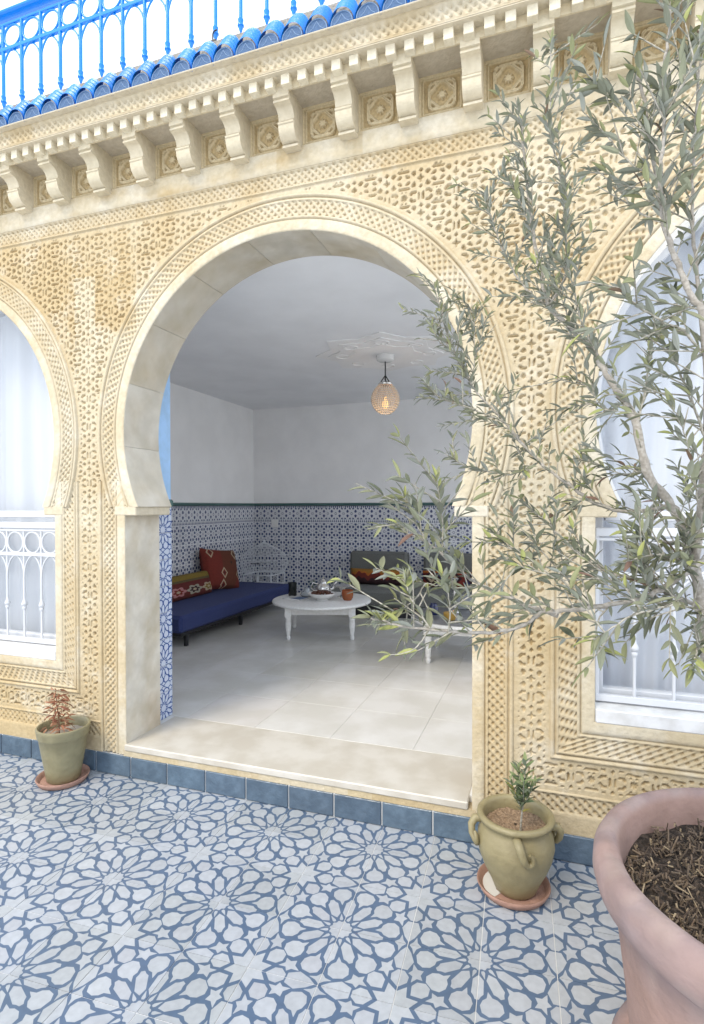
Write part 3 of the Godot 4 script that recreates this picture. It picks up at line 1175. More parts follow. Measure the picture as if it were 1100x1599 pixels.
func roof_tile(t: Geo) -> void:
	var rows := 32
	var segs := 14
	var back := Vector3(0, 0.076, -0.050)
	var pts := PackedVector3Array()
	var cols := PackedColorArray()
	for j in rows + 1:
		var f := float(j) / rows
		var lap := fposmod(f * 4.0, 1.0)
		var r := 0.0435 * (1.07 - 0.17 * lap)
		for i in segs + 1:
			var a := PI * (1.12 * i / segs - 0.06)
			pts.append(back * f + Vector3(cos(a) * r, sin(a) * r * 1.06, sin(a) * 0.012))
			cols.append(t.col)
	t.grid(pts, cols, segs + 1, rows + 1, PackedByteArray(), true)

# interlaced knot in the carved squares: an eight-armed strap round a star; 1 = strap, 0 = ground
func square_knot(x: float, y: float) -> float:
	var a := absf(x)
	var b := absf(y)
	var sa := maxf(a, b)
	var di := (a + b) * 0.7071
	var best := 9.0
	# two squares, one on its corner, with a groove along the middle of the straps
	best = minf(best, absf(sa - 0.93) if di < 1.18 else 9.0)
	best = minf(best, absf(di - 0.78) if sa < 0.93 else 9.0)
	best = minf(best, absf(di - 1.16) if sa > 0.55 and sa < 1.0 else 9.0)
	var h := 1.0 - smoothstep(0.10, 0.15, best)
	if h > 0.9:
		h -= 0.32 * (1.0 - smoothstep(0.018, 0.034, best))
	var r := sqrt(x * x + y * y)
	var ang := atan2(y, x)
	var star := 0.30 + 0.085 * cos(8.0 * ang)
	h = maxf(h, 1.0 - smoothstep(star - 0.03, star + 0.03, r))
	return h

# ------------------------------------------------------------------ lounge: floor, walls, ceiling, tiled dado
func dado_print(border: bool) -> Image:
	var n := 256
	var im := Image.create(n, n, false, Image.FORMAT_RGB8)
	var navy := lin(0.068, 0.084, 0.175)
	var white := lin(0.66, 0.67, 0.69)
	var grey := lin(0.30, 0.32, 0.38)
	for y in n:
		for x in n:
			var fx := (x + 0.5) / n
			var fy := (y + 0.5) / n
			var c := navy
			if border:
				var band := fy > 0.13 and fy < 0.80
				if band:
					var q := star_net(fx, (fy - 0.465) * 0.74 + 0.0, 0.5)
					c = white if q.x < 0.032 or q.y < 0.04 else (grey if q.y > 0.13 and q.y < 0.17 else navy)
				elif fy <= 0.13:
					c = white if absf(fposmod(fx * 8.0, 1.0) - 0.5) < 0.30 * (fy / 0.13) + 0.05 else navy
				else:
					c = navy if absf(fposmod(fx * 8.0, 1.0) - 0.5) < 0.42 * ((fy - 0.80) / 0.20) else white
					if fy > 0.97: c = white
			else:
				var q := star_net(fx - 0.5, fy - 0.5, 0.5)
				c = white if q.x < 0.027 or q.y < 0.045 or (q.y > 0.30 and q.x > 0.05) else navy
			im.set_pixel(x, y, c)
	return im

func lounge_shell() -> void:
	var r := RandomNumberGenerator.new()
	r.seed = 23
	# polished stone slabs
	var floor_ := structure(Node3D.new())
	floor_.name = numbered("lounge_floor", self)
	add_child(floor_)
	var bed := Geo.new()
	bed.box(Vector3(LEFT - 0.2, -0.05, BACK - 0.2), Vector3(RIGHT + 0.2, FLOOR_Y - 0.003, -0.05))
	part("mortar_bed", bed, mats["grout"], floor_)
	var p := 0.40
	var slabs := []
	for v in 6:
		var g := Geo.new()
		var k := r.randf_range(0.93, 1.05)
		g.col = Color(k, k * r.randf_range(0.985, 1.0), k * r.randf_range(0.96, 1.0))
		g.box(Vector3(0.0006, -0.02, 0.0006), Vector3(p - 0.0006, 0, p - 0.0006), 0.0008)
		slabs.append(g.mesh(mats["marble_floor"]))
	for j in 9:
		for i in 14:
			put("slab", slabs[r.randi() % 6], floor_, Vector3(LEFT + i * p - 0.03, FLOOR_Y, BACK + j * p - 0.06))
	# walls and ceiling with thickness
	var walls := structure(Node3D.new())
	walls.name = numbered("lounge_walls", self)
	add_child(walls)
	var w := Geo.new()
	w.box(Vector3(LEFT - 0.2, -0.05, BACK - 0.2), Vector3(RIGHT + 0.2, 2.7, BACK))
	part("back_wall", w, mats["plaster"], walls)
	var l := Geo.new()
	l.box(Vector3(LEFT - 0.2, -0.05, BACK), Vector3(LEFT, 2.7, -WALL_T - 0.001))
	part("left_wall", l, mats["plaster"], walls)
	# the far end of the lounge opens through a wide window
	var rw := Geo.new()
	rw.box(Vector3(RIGHT, -0.05, BACK), Vector3(RIGHT + 0.2, 0.3, -WALL_T - 0.001))
	rw.box(Vector3(RIGHT, 2.38, BACK), Vector3(RIGHT + 0.2, 2.7, -WALL_T - 0.001))
	rw.box(Vector3(RIGHT, 0.3, BACK), Vector3(RIGHT + 0.2, 2.38, -3.75))
	rw.box(Vector3(RIGHT, 0.3, -0.4), Vector3(RIGHT + 0.2, 2.38, -WALL_T - 0.001))
	part("right_wall", rw, mats["plaster"], walls)
	var c := Geo.new()
	c.box(Vector3(LEFT - 0.2, CEIL, BACK - 0.2), Vector3(RIGHT + 0.2, CEIL + 0.25, -WALL_T - 0.001))
	var ceiling := part("lounge_ceiling", c, mats["ceiling_plaster"])
	structure(ceiling)
	# stub wall behind the left jamb: tiled below, blue above
	var stub := Geo.new()
	stub.box(Vector3(-1.02, 1.262, -0.375), Vector3(-0.818, CEIL, -0.2405), 0.003)
	part("stub_wall", stub, mats["blue_plaster"], walls)
	var stub2 := Geo.new()
	stub2.box(Vector3(-1.02, FLOOR_Y - 0.01, -0.375), Vector3(-0.823, 1.262, -0.2405))
	part("stub_wall", stub2, mats["plaster"], walls)
	var cap := Geo.new()
	cap.box(Vector3(-1.03, 1.243, -0.385), Vector3(-0.806, 1.283, -0.241), 0.008)
	part("dado_cap", cap, mats["green_cap"], walls)
	var strip_im := rosette_print(512, lin(0.035, 0.075, 0.24), lin(0.47, 0.52, 0.62), 0.012)
	var strip_m := printed("strip_tile", strip_im, 0.25)
	for k in 8:
		var g := Geo.new()
		var y0 := FLOOR_Y + k * 0.1372
		g.box(Vector3(-0.823, y0 + 0.001, -0.3755), Vector3(-0.8155, y0 + 0.1362, -0.241), 0.001)
		for q in g.uv.size():
			g.uv[q] = g.uv[q] / 0.23 + Vector2(0.32, 0.1)
		part("dado_tile", g, strip_m, walls)
	# dado of printed tiles, a border course under the green cap
	var t := 0.192
	var plain := printed("dado_print", dado_print(false), 0.25)
	var edge := printed("border_print", dado_print(true), 0.25)
	var kinds := []
	for e in 2:
		for v in 2:
			var g := Geo.new()
			var k := 0.95 + 0.07 * v
			g.col = Color(k, k, k)
			g.box(Vector3(0.002, -t + 0.002, -0.004), Vector3(t - 0.002, -0.002, 0.0022), 0.001)
			for q in g.uv.size():
				g.uv[q] = Vector2(g.uv[q].x / t, -g.uv[q].y / t)
			kinds.append(g.mesh(edge if e == 1 else plain))
	var top := 1.252
	var bedding := Geo.new()
	bedding.box(Vector3(LEFT, 0.1, BACK), Vector3(RIGHT, top, BACK + 0.0035))
	bedding.box(Vector3(LEFT, 0.1, BACK), Vector3(LEFT + 0.0035, top, -WALL_T - 0.002))
	part("dado_grout", bedding, mat("white_grout", lin(0.72, 0.73, 0.75), 0.9), walls)
	for row in 6:
		for i in 21:
			put("dado_tile", kinds[(2 if row == 0 else 0) + r.randi() % 2], walls, Vector3(LEFT + 0.004 + i * t, top - row * t, BACK + 0.003))
		for i in 19:
			put("dado_tile", kinds[(2 if row == 0 else 0) + r.randi() % 2], walls, Vector3(LEFT + 0.003, top - row * t, BACK + 0.008 + (i + 1) * t), Vector3(0, PI / 2, 0))
	var caps := Geo.new()
	var cp := PackedVector2Array([Vector2(0, top), Vector2(0.012, top), Vector2(0.026, top + 0.010), Vector2(0.026, top + 0.022), Vector2(0.016, top + 0.032), Vector2(0, top + 0.032)])
	caps.prism(cp, 0, RIGHT - LEFT, Transform3D(Basis(Vector3(0, 0, 1), Vector3(0, 1, 0), Vector3(-1, 0, 0)), Vector3(RIGHT, 0, BACK)))
	caps.prism(cp, 0, -BACK - WALL_T, Transform3D(Basis(Vector3(1, 0, 0), Vector3(0, 1, 0), Vector3(0, 0, 1)), Vector3(LEFT, 0, BACK)))
	part("dado_cap", caps, mats["green_cap"], walls)
	# light switch on the back wall
	var sw := thing("light_switch", "small white light switch plate on the blue tiled back wall", "light switch", Vector3(-2.0, 1.045, BACK + 0.009))
	var sg := Geo.new()
	sg.box(Vector3(-0.045, -0.045, 0), Vector3(0.045, 0.045, 0.012), 0.004)
	part("plate", sg, mats["porcelain"], sw)
	var sb := Geo.new()
	sb.box(Vector3(-0.018, -0.022, 0.0122), Vector3(0.018, 0.022, 0.018), 0.003)
	part("rocker", sb, mats["porcelain"], sw)

# ------------------------------------------------------------------ windows, grilles, curtains
func windows() -> void:
	for s in [-1.0, 1.0]:
		var cx: float = 1.995 * s
		var win := holder("window", wall, Vector3(cx, 0, 0))
		# sill
		var sg := Geo.new()
		sg.box(Vector3(-0.789, 0.498, -0.2), Vector3(0.789, 0.546, 0.0075 if s > 0 else 0.0062), 0.004)
		part("sill", sg, mats["sill_marble"], win)
		# frame: outer arch and bars
		var f := Geo.new()
		var z0 := -0.155
		var z1 := -0.115
		var m := 48
		var a0 := asin((0.55 - ARC_Y) / 1.4)
		for i in m:
			var p0 := -0.44 + (PI + 0.88) * i / m
			var p1 := -0.44 + (PI + 0.88) * (i + 1) / m
			var q := [Vector2(cos(p0), sin(p0)), Vector2(cos(p1), sin(p1))]
			var o := Vector2(0, ARC_Y)
			var ri := 0.768
			var ro := 0.80
			f.quad(V(q[0] * ri + o, z1), V(q[0] * ro + o, z1), V(q[1] * ro + o, z1), V(q[1] * ri + o, z1))
			f.quad(V(q[0] * ri + o, z0), V(q[0] * ri + o, z1), V(q[1] * ri + o, z1), V(q[1] * ri + o, z0))
		for k in [-0.775, 0.0, 0.775]:
			f.box(Vector3(k - 0.02, 0.55, z0), Vector3(k + 0.02, 1.26 if k != 0.0 else 2.33, z1 - 0.001), 0.003)
		f.box(Vector3(-0.79, 0.546, z0), Vector3(0.79, 0.585, z1 - 0.002), 0.003)
		f.box(Vector3(-0.75, 1.19, z0), Vector3(0.75, 1.225, z1 - 0.003), 0.003)
		part("frame", f, mats["white_paint"], win)
		var pane := Geo.new()
		var outline := PackedVector2Array([Vector2(-0.78, 0.56), Vector2(0.78, 0.56), Vector2(0.78, 1.25)])
		for i in 25:
			var a := -0.42 + (PI + 0.84) * i / 24.0
			outline.append(Vector2(cos(a) * 0.77, sin(a) * 0.77 + ARC_Y))
		outline.append(Vector2(-0.78, 1.25))
		var t := Geometry2D.triangulate_polygon(outline)
		for k in range(0, t.size(), 3):
			var p := [outline[t[k]], outline[t[k + 1]], outline[t[k + 2]]]
			if (p[1] - p[0]).cross(p[2] - p[0]) < 0:
				p = [p[0], p[2], p[1]]
			pane.tri(V(p[0], -0.135), V(p[1], -0.135), V(p[2], -0.135))
		part("pane", pane, mats["glass"], win)
		# white iron grille in the lower part
		var gr := holder("window_grille", wall, Vector3(cx, 0, -0.075))
		var pitch := 0.1165 if s < 0 else 0.122
		var shift := (-1.379 + 1.995) if s < 0 else (1.337 - 1.995)
		var xs := []
		for k in range(-14, 15):
			var x := shift + pitch * k
			if absf(x) < 0.775:
				xs.append(x)
		iron_grille(gr, xs, pitch, -0.784, 0.784, 0.552, 1.002, 1.125, 1.168, mats["white_paint"], false, 0.745)
		# sheer curtains
		for h in 2:
			var side := -1.0 if h == 0 else 1.0
			var words := ""
			if s < 0:
				words = "sheer white curtain filling the right side of the left window" if h == 1 else "sheer white curtain at the outer side of the left window"
			else:
				words = "sheer white curtain behind the grille nearest the olive trunk" if h == 0 else "sheer white curtain at the outer side of the right window"
			var g := Geo.new()
			var nu := 90
			var nv := 24
			var pts := PackedVector3Array()
			var cols := PackedColorArray()
			for j in nv:
				for i in nu:
					var u := float(i) / (nu - 1)
					var v := float(j) / (nv - 1)
					var wide := 0.80 if s < 0 else 0.62
					var inner := -0.06 if s < 0 else 0.03
					var pinch := 1.0 - (0.03 if s < 0 else 0.10) * (1.0 - v) * (1.0 - v)
					var x := side * (0.86 - u * (wide - inner) * pinch)
					var z := 0.014 * sin(u * 46.0 + 1.5 * sin(v * 2.0 + u * 4.0)) * (0.45 + 0.55 * (1.0 - v)) + 0.012 * sin(u * 17.0 + v)
					pts.append(Vector3(x, 0.30 + v * 2.05, z))
					cols.append(Color.WHITE)
			g.grid(pts, cols, nu, nv, PackedByteArray(), side > 0)
			var o := part("curtain", g, mats["voile"], null, Vector3(cx, 0, -0.31))
			tag(o, words, "curtain")

# bars, rings and pointed arches between four rails; used for the window grilles and the roof railing
func iron_grille(parent: Node3D, xs: Array, pitch: float, x0: float, x1: float, y0: float, y_mid: float, y_ring: float, y_top: float, m: Material, roof: bool, knob_y: float) -> void:
	var bar := Geo.new()
	var r := 0.0085 if roof else 0.0055
	bar.tube([Vector3(0, y0 + (0.03 if roof else 0.0), 0), Vector3(0, y_ring, 0)], [r], 10)
	if roof:
		bar.lathe([Vector2(0.0, y0 - 0.002), Vector2(0.0045, y0 + 0.008), Vector2(0.009, y0 + 0.022), Vector2(0.0095, y0 + 0.028), Vector2(0.0135, y0 + 0.031), Vector2(0.0135, y0 + 0.037), Vector2(0.0095, y0 + 0.041), Vector2(0.011, y0 + 0.052), Vector2(0.012, y0 + 0.058), Vector2(0.0085, y0 + 0.062), Vector2(0.0075, y0 + 0.085), Vector2(r, y0 + 0.10)], 12)
	else:
		bar.lathe([Vector2(r, knob_y - 0.03), Vector2(0.010, knob_y - 0.024), Vector2(0.0105, knob_y - 0.014), Vector2(0.0065, knob_y - 0.010), Vector2(0.0135, knob_y - 0.004), Vector2(0.0145, knob_y + 0.004), Vector2(0.0105, knob_y + 0.012), Vector2(0.008, knob_y + 0.02), Vector2(r, knob_y + 0.032)], 12)
	for y in [(y_mid + y_ring) * 0.5]:
		for s in [-1.0, 1.0]:
			bar.box(Vector3(-0.009 if s < 0 else 0.002, y - 0.009, -0.005), Vector3(-0.002 if s < 0 else 0.009, y + 0.009, 0.005), 0.002)
	var bm := bar.mesh(m)
	var rad := (y_ring - y_mid) * 0.5 - 0.008
	var ring := Geo.new()
	var pts := []
	for k in 28:
		var a := TAU * k / 28
		pts.append(Vector3(cos(a) * minf(rad, pitch * 0.5 - 0.006), sin(a) * rad, 0))
	ring.tube(pts, [0.0050], 8, true)
	var rm := ring.mesh(m)
	var arc := Geo.new()
	for s in [-1.0, 1.0]:
		var ap := []
		for k in 11:
			var q := float(k) / 10
			ap.append(Vector3(s * (0.004 + (pitch * 0.60) * (1.0 - cos(q * PI / 2))), y_mid - 0.115 + 0.113 * sin(q * PI / 2), 0.003 * s))
		arc.tube(ap, [0.0042], 7)
	var am := arc.mesh(m)
	for i in xs.size():
		put("baluster", bm, parent, Vector3(xs[i], 0, 0))
		put("pointed_arch", am, parent, Vector3(xs[i], 0, 0))
		if i < xs.size() - 1:
			put("ring", rm, parent, Vector3(xs[i] + pitch * 0.5, (y_mid + y_ring) * 0.5, 0))
	var rails := Geo.new()
	rails.box(Vector3(x0, y_mid - 0.008, -0.008), Vector3(x1, y_mid + 0.010, 0.008), 0.002)
	part("middle_rail", rails, m, parent)
	var r2 := Geo.new()
	r2.box(Vector3(x0, y_ring - 0.004, -0.007), Vector3(x1, y_ring + 0.008, 0.007), 0.002)
	part("upper_rail", r2, m, parent)
	var r3 := Geo.new()
	if roof:
		var hp := PackedVector2Array()
		for k in 16:
			var a := TAU * k / 16
			hp.append(Vector2(cos(a) * 0.030, y_top - 0.013 + sin(a) * 0.015))
		r3.prism(hp, x0, x1, Transform3D(Basis(Vector3(0, 0, -1), Vector3(0, 1, 0), Vector3(1, 0, 0)), Vector3.ZERO))
	else:
		r3.box(Vector3(x0, y_ring + 0.012, -0.015), Vector3(x1, y_top, 0.015), 0.003)
	part("handrail", r3, m, parent)
	var r4 := Geo.new()
	r4.box(Vector3(x0, y0 - (0.03 if roof else 0.0), -0.010), Vector3(x1, y0 + (-0.02 if roof else 0.024), 0.010), 0.002)
	part("bottom_rail", r4, m, parent)
	if not roof:
		var r5 := Geo.new()
		r5.box(Vector3(x0, y0, -0.008), Vector3(x0 + 0.012, y_top, 0.008), 0.002)
		r5.box(Vector3(x1 - 0.012, y0, -0.008), Vector3(x1, y_top, 0.008), 0.002)
		part("side_bar", r5, m, parent)

func railing() -> void:
	var o := thing("roof_railing", "bright blue iron railing with rings and pointed arches along the roof edge", "railing", Vector3(0, 0, 0.10))
	var xs := []
	for k in range(-19, 17):
		xs.append(0.119 + 0.1165 * k)
	iron_grille(o, xs, 0.1165, -2.2, 2.1, 3.138, 3.412, 3.528, 3.585, mats["rail_blue"], true, 0.0)

# ------------------------------------------------------------------ furniture of the lounge
func kilim(kind: int) -> StandardMaterial3D:
	var n := 128
	var im := Image.create(n, n, false, Image.FORMAT_RGB8)
	var r := RandomNumberGenerator.new()
	r.seed = 90 + kind
	var red := lin(0.17, 0.022, 0.014)
	var dark := lin(0.035, 0.012, 0.014)
	var cream := lin(0.42, 0.33, 0.22)
	var orange := lin(0.40, 0.12, 0.015)
	var olive := lin(0.20, 0.135, 0.02)
	var brown := lin(0.10, 0.035, 0.015)
	var navy := lin(0.03, 0.035, 0.10)
	for y in n:
		for x in n:
			var fx := (x + 0.5) / n
			var fy := (y + 0.5) / n
			var c := red
			if kind == 0:          # red cushion with scattered lozenges
				c = red.lerp(brown, 0.75 if fx > 0.45 and fx + fy * 0.3 < 1.05 else 0.1)
				var k := 0
				for q in [Vector2(0.16, 0.13), Vector2(0.86, 0.15), Vector2(0.47, 0.62), Vector2(0.92, 0.66), Vector2(0.42, 0.9), Vector2(0.72, 0.36)]:
					var d := absf(fx - q.x) * 1.5 + absf(fy - q.y)
					if d < 0.14 and k != 5: c = cream
					if d < 0.09: c = brown if k % 2 else red
					if d < 0.035: c = dark
					k += 1
			elif kind == 1:        # bolster: olive top, row of pale flowers on dark red
				if fy < 0.34: c = olive if fy < 0.26 else lin(0.10, 0.075, 0.03)
				else:
					c = red.lerp(dark, 0.3)
					var cell := floorf(fx * 4.0)
					var d := Vector2(fposmod(fx * 4.0, 1.0) - 0.5, (fy - 0.68) * 2.6)
					var a := d.angle()
					if d.length() < 0.44 + 0.07 * cos(6.0 * a):
						c = [lin(0.40, 0.30, 0.16), lin(0.45, 0.20, 0.20), lin(0.34, 0.32, 0.24), cream][int(cell) % 4]
					if d.length() < 0.26 + 0.06 * cos(6.0 * a + 1.0): c = [orange, red, dark, olive][int(cell) % 4]
					if d.length() < 0.12: c = cream
			elif kind == 2:        # bolster: yellow and orange flames over dark red
				var edge := 0.34 + 0.09 * sin(fx * 23.0) + 0.06 * sin(fx * 57.0 + 1.0)
				c = olive.lerp(orange, 0.45) if fy < edge * 0.7 else (orange if fy < edge else (lin(0.14, 0.022, 0.014) if fy < edge + 0.3 else dark))
			else:                  # bolster: black and red with cream lozenges
				c = red if sin(fx * 14.0) > -0.1 else navy
				if fy < 0.16: c = orange
				var d := absf(fposmod(fx * 3.0, 1.0) - 0.5) + absf(fy - 0.45) * 0.8
				if d < 0.42: c = dark
				if d < 0.25: c = cream
				if d < 0.10: c = dark
			var j := r.randf_range(0.86, 1.1) * (0.94 if y % 4 < 2 else 1.04)
			im.set_pixel(x, y, Color(c.r * j, c.g * j, c.b * j))
	var m := printed("kilim_%d" % kind, im, 0.95)
	return m

# a stuffed cushion: width x height x thickness, lying in its own x,y plane
func pillow(w: float, h: float, d: float, pinch := 0.12) -> Geo:
	var g := Geo.new()
	var n := 22
	for side in [1.0, -1.0]:
		var pts := PackedVector3Array()
		var cols := PackedColorArray()
		for j in n + 1:
			for i in n + 1:
				var u := 2.0 * i / n - 1.0
				var v := 2.0 * j / n - 1.0
				var e := pow(maxf(0.0, (1.0 - u ** 4) * (1.0 - v ** 4)), 0.42)
				var kx := 1.0 - pinch * (1.0 - absf(v) ** 2) * absf(u) ** 3 * 0.5
				var ky := 1.0 - pinch * (1.0 - absf(u) ** 2) * absf(v) ** 3 * 0.5
				var crease := 0.03 * sin(u * 7.0 + v * 3.0) * (absf(u * v))
				pts.append(Vector3(u * kx * w * 0.5, v * ky * h * 0.5, side * d * 0.5 * (e + crease * e)))
				cols.append(Color.WHITE)
		var first := g.uv.size()
		g.grid(pts, cols, n + 1, n + 1, PackedByteArray(), side < 0)
		for q in range(first, g.uv.size()):
			g.uv[q] = Vector2(g.v[q].x / w + 0.5, 0.5 - g.v[q].y / h)
	return g

func turned_leg(h: float) -> Geo:
	var g := Geo.new()
	g.lathe([Vector2(0.0, 0.0), Vector2(0.012, 0.0), Vector2(0.017, 0.012), Vector2(0.019, 0.024), Vector2(0.013, 0.036), Vector2(0.018, 0.045), Vector2(0.017, 0.055), Vector2(0.022, 0.09), Vector2(0.026, 0.13), Vector2(0.022, 0.155), Vector2(0.026, 0.162), Vector2(0.022, 0.170), Vector2(0.026, 0.178), Vector2(0.024, 0.19)], 18)
	g.box(Vector3(-0.028, 0.19, -0.028), Vector3(0.028, h, 0.028), 0.003)
	return g

func low_table(label: String, at: Vector3, turn: float, radius: float, half: Vector2, top: Material) -> Node3D:
	var t := thing("coffee_table", label, "coffee table", at, turn)
	var g := Geo.new()
	g.lathe([Vector2(0.0, 0.272), Vector2(radius - 0.012, 0.272), Vector2(radius - 0.002, 0.278), Vector2(radius, 0.286), Vector2(radius - 0.003, 0.295), Vector2(radius - 0.012, 0.300), Vector2(0.0, 0.300)], 72)
	part("tabletop", g, top, t)
	var a := Geo.new()
	for s in [-1.0, 1.0]:
		a.box(Vector3(-half.x, 0.205, half.y * s - 0.011), Vector3(half.x, 0.2718, half.y * s + 0.011), 0.002)
		a.box(Vector3(half.x * s - 0.011, 0.205, -half.y), Vector3(half.x * s + 0.011, 0.2717, half.y), 0.002)
	part("apron", a, mats["table_paint"], t)
	var lm := turned_leg(0.2715).mesh(mats["table_paint"])
	for sx in [-1.0, 1.0]:
		for sz in [-1.0, 1.0]:
			put("leg", lm, t, Vector3(half.x * sx, 0, half.y * sz))
	return t

func lounge_furniture() -> void:
	# blue daybed along the left wall
	var d := thing("daybed", "long blue upholstered daybed on thin black metal legs along the left wall", "daybed", Vector3(-1.93, FLOOR_Y, -2.49))
	var g := Geo.new()
	g.box(Vector3(-0.335, 0.118, -0.97), Vector3(0.335, 0.252, 0.97), 0.022)
	part("mattress", g, mats["blue_fabric"], d)
	var f := Geo.new()
	f.box(Vector3(-0.32, 0.092, -0.95), Vector3(0.32, 0.1175, 0.95), 0.003)
	part("frame", f, mats["black_metal"], d)
	var lg := Geo.new()
	lg.box(Vector3(-0.014, 0, -0.014), Vector3(0.014, 0.092, 0.014), 0.002)
	var lm := lg.mesh(mats["black_metal"])
	for x in [-0.30, 0.30]:
		for z in [-0.92, 0.03, 0.86]:
			put("leg", lm, d, Vector3(x, 0, z))
	var c := part("cushion", pillow(0.48, 0.43, 0.15), kilim(0), null, Vector3(-2.105, 0.605, -2.86), Vector3(0.0, PI / 2 + 0.22, 0.0))
	c.rotation = Vector3(-0.30, PI / 2 - 0.18, -0.12)
	tag(c, "square red kilim cushion with cream lozenges leaning on the tiled wall", "cushion")
	var b := part("bolster", pillow(0.98, 0.235, 0.17, 0.05), kilim(1), null, Vector3(-2.12, 0.502, -2.20), Vector3(-0.28, PI / 2, 0.0))
	tag(b, "long kilim bolster with olive top and pale flowers on the blue daybed", "cushion")
	# grey sofa along the back wall
	var s := thing("sofa", "low grey upholstered bench sofa along the blue tiled back wall", "sofa", Vector3(0.12, FLOOR_Y, -3.53))
	var sg := Geo.new()
	sg.box(Vector3(-1.14, 0.10, -0.33), Vector3(1.2, 0.262, 0.33), 0.025)
	part("seat", sg, mats["grey_fabric"], s)
	var sf := Geo.new()
	sf.box(Vector3(-1.12, 0.0, -0.31), Vector3(1.18, 0.0995, 0.30), 0.003)
	part("plinth", sf, mats["black_metal"], s)
	var names := ["grey back cushion behind the orange bolster, left of the tile gap", "grey back cushion right of the tile gap, behind the lozenge bolster"]
	for k in 2:
		var cg := Geo.new()
		cg.box(Vector3(-0.325, 0, -0.07), Vector3(0.325, 0.345, 0.07), 0.03)
		var o := part("back_cushion", cg, mats["grey_fabric"], null, Vector3(-0.685 + 0.825 * k, 0.408, -3.79), Vector3(-0.08, 0, 0))
		tag(o, names[k], "cushion")
	var b2 := part("bolster", pillow(0.66, 0.17, 0.16, 0.05), kilim(2), null, Vector3(-0.63, 0.492, -3.63), Vector3(-0.2, 0, 0))
	tag(b2, "kilim bolster with yellow and orange flames over dark red", "cushion")
	var b3 := part("bolster", pillow(0.66, 0.17, 0.16, 0.05), kilim(3), null, Vector3(0.16, 0.492, -3.63), Vector3(-0.2, 0, 0))
	tag(b3, "black and red kilim bolster with cream lozenges on the grey sofa", "cushion")
	low_table("round white wooden coffee table on turned legs in the middle of the lounge", Vector3(-0.78, FLOOR_Y, -2.37), 0.325, 0.425, Vector2(0.262, 0.225), mats["table_paint"])
	var t2 := low_table("white coffee table with a dark grey top, partly behind the right jamb", Vector3(0.50, FLOOR_Y, -2.0), 0.05, 0.40, Vector2(0.245, 0.225), mats["table_paint"])
	var tray := Geo.new()
	tray.lathe([Vector2(0.0, 0.3003), Vector2(0.385, 0.3003), Vector2(0.388, 0.303), Vector2(0.384, 0.305), Vector2(0.0, 0.305)], 64)
	part("inlay", tray, mats["table_grey"], t2)
	bird_cage()
	lamp()

func bird_cage() -> void:
	var o := thing("bird_cage", "white wire bird cage with a bulging dome in the corner beyond the daybed", "bird cage", Vector3(-2.0, FLOOR_Y, -3.62))
	var prof := [Vector2(0.205, 0.335), Vector2(0.245, 0.38), Vector2(0.265, 0.44), Vector2(0.262, 0.50), Vector2(0.235, 0.555), Vector2(0.17, 0.605), Vector2(0.09, 0.645), Vector2(0.035, 0.675), Vector2(0.0, 0.70)]
	var g := Geo.new()
	for k in 40:
		var a := TAU * k / 40
		var pts := []
		for p in prof:
			pts.append(Vector3(cos(a) * p.x, p.y, sin(a) * p.x))
		g.tube(pts, [0.0017], 4)
	var dome := part("dome", g, mats["wire_white"], o)
	dome.set_meta("kind", "stuff")
	var hoop := Geo.new()
	for i in 8:
		var p: Vector2 = prof[i]
		var pts := []
		for k in 32:
			var a := TAU * k / 32
			pts.append(Vector3(cos(a) * p.x, p.y, sin(a) * p.x))
		hoop.tube(pts, [0.0028 if i in [0, 3] else 0.0017], 4, true)
	var hp := part("hoops", hoop, mats["wire_white"], o)
	hp.name = "hoop"
	hp.set_meta("kind", "stuff")
	var base := Geo.new()
	var h := 0.17
	for s in [-1.0, 1.0]:
		for k in [-1.0, 0.0, 1.0]:
			base.box(Vector3(k * h - 0.007, 0.2, s * h - 0.007), Vector3(k * h + 0.007, 0.335, s * h + 0.007), 0.002)
			base.box(Vector3(s * h - 0.007, 0.2, k * h - 0.0065), Vector3(s * h + 0.0065, 0.334, k * h + 0.0065), 0.002)
		for y in [0.2, 0.322]:
			base.box(Vector3(-h, y, s * h - 0.006), Vector3(h, y + 0.014, s * h + 0.006), 0.002)
			base.box(Vector3(s * h - 0.006, y, -h), Vector3(s * h + 0.006, y + 0.0135, h), 0.002)
	base.box(Vector3(-h, 0.205, -h), Vector3(h, 0.212, h))
	part("base_frame", base, mats["wire_white"], o)
	var leg := Geo.new()
	leg.tube([Vector3(0, 0, 0), Vector3(0, 0.2, 0)], [0.008], 8)
	var lm := leg.mesh(mats["wire_white"])
	for sx in [-1.0, 1.0]:
		for sz in [-1.0, 1.0]:
			put("leg", lm, o, Vector3(sx * 0.165, 0, sz * 0.165))
	var fin := Geo.new()
	fin.lathe([Vector2(0.0, 0.69), Vector2(0.012, 0.70), Vector2(0.012, 0.71), Vector2(0.004, 0.72), Vector2(0.0, 0.745)], 10)
	part("finial", fin, mats["wire_white"], o)
	var perch := Geo.new()
	perch.tube([Vector3(-0.06, 0.46, 0.2), Vector3(0.06, 0.46, 0.2)], [0.006], 8)
	part("perch", perch, mats["black_metal"], o)

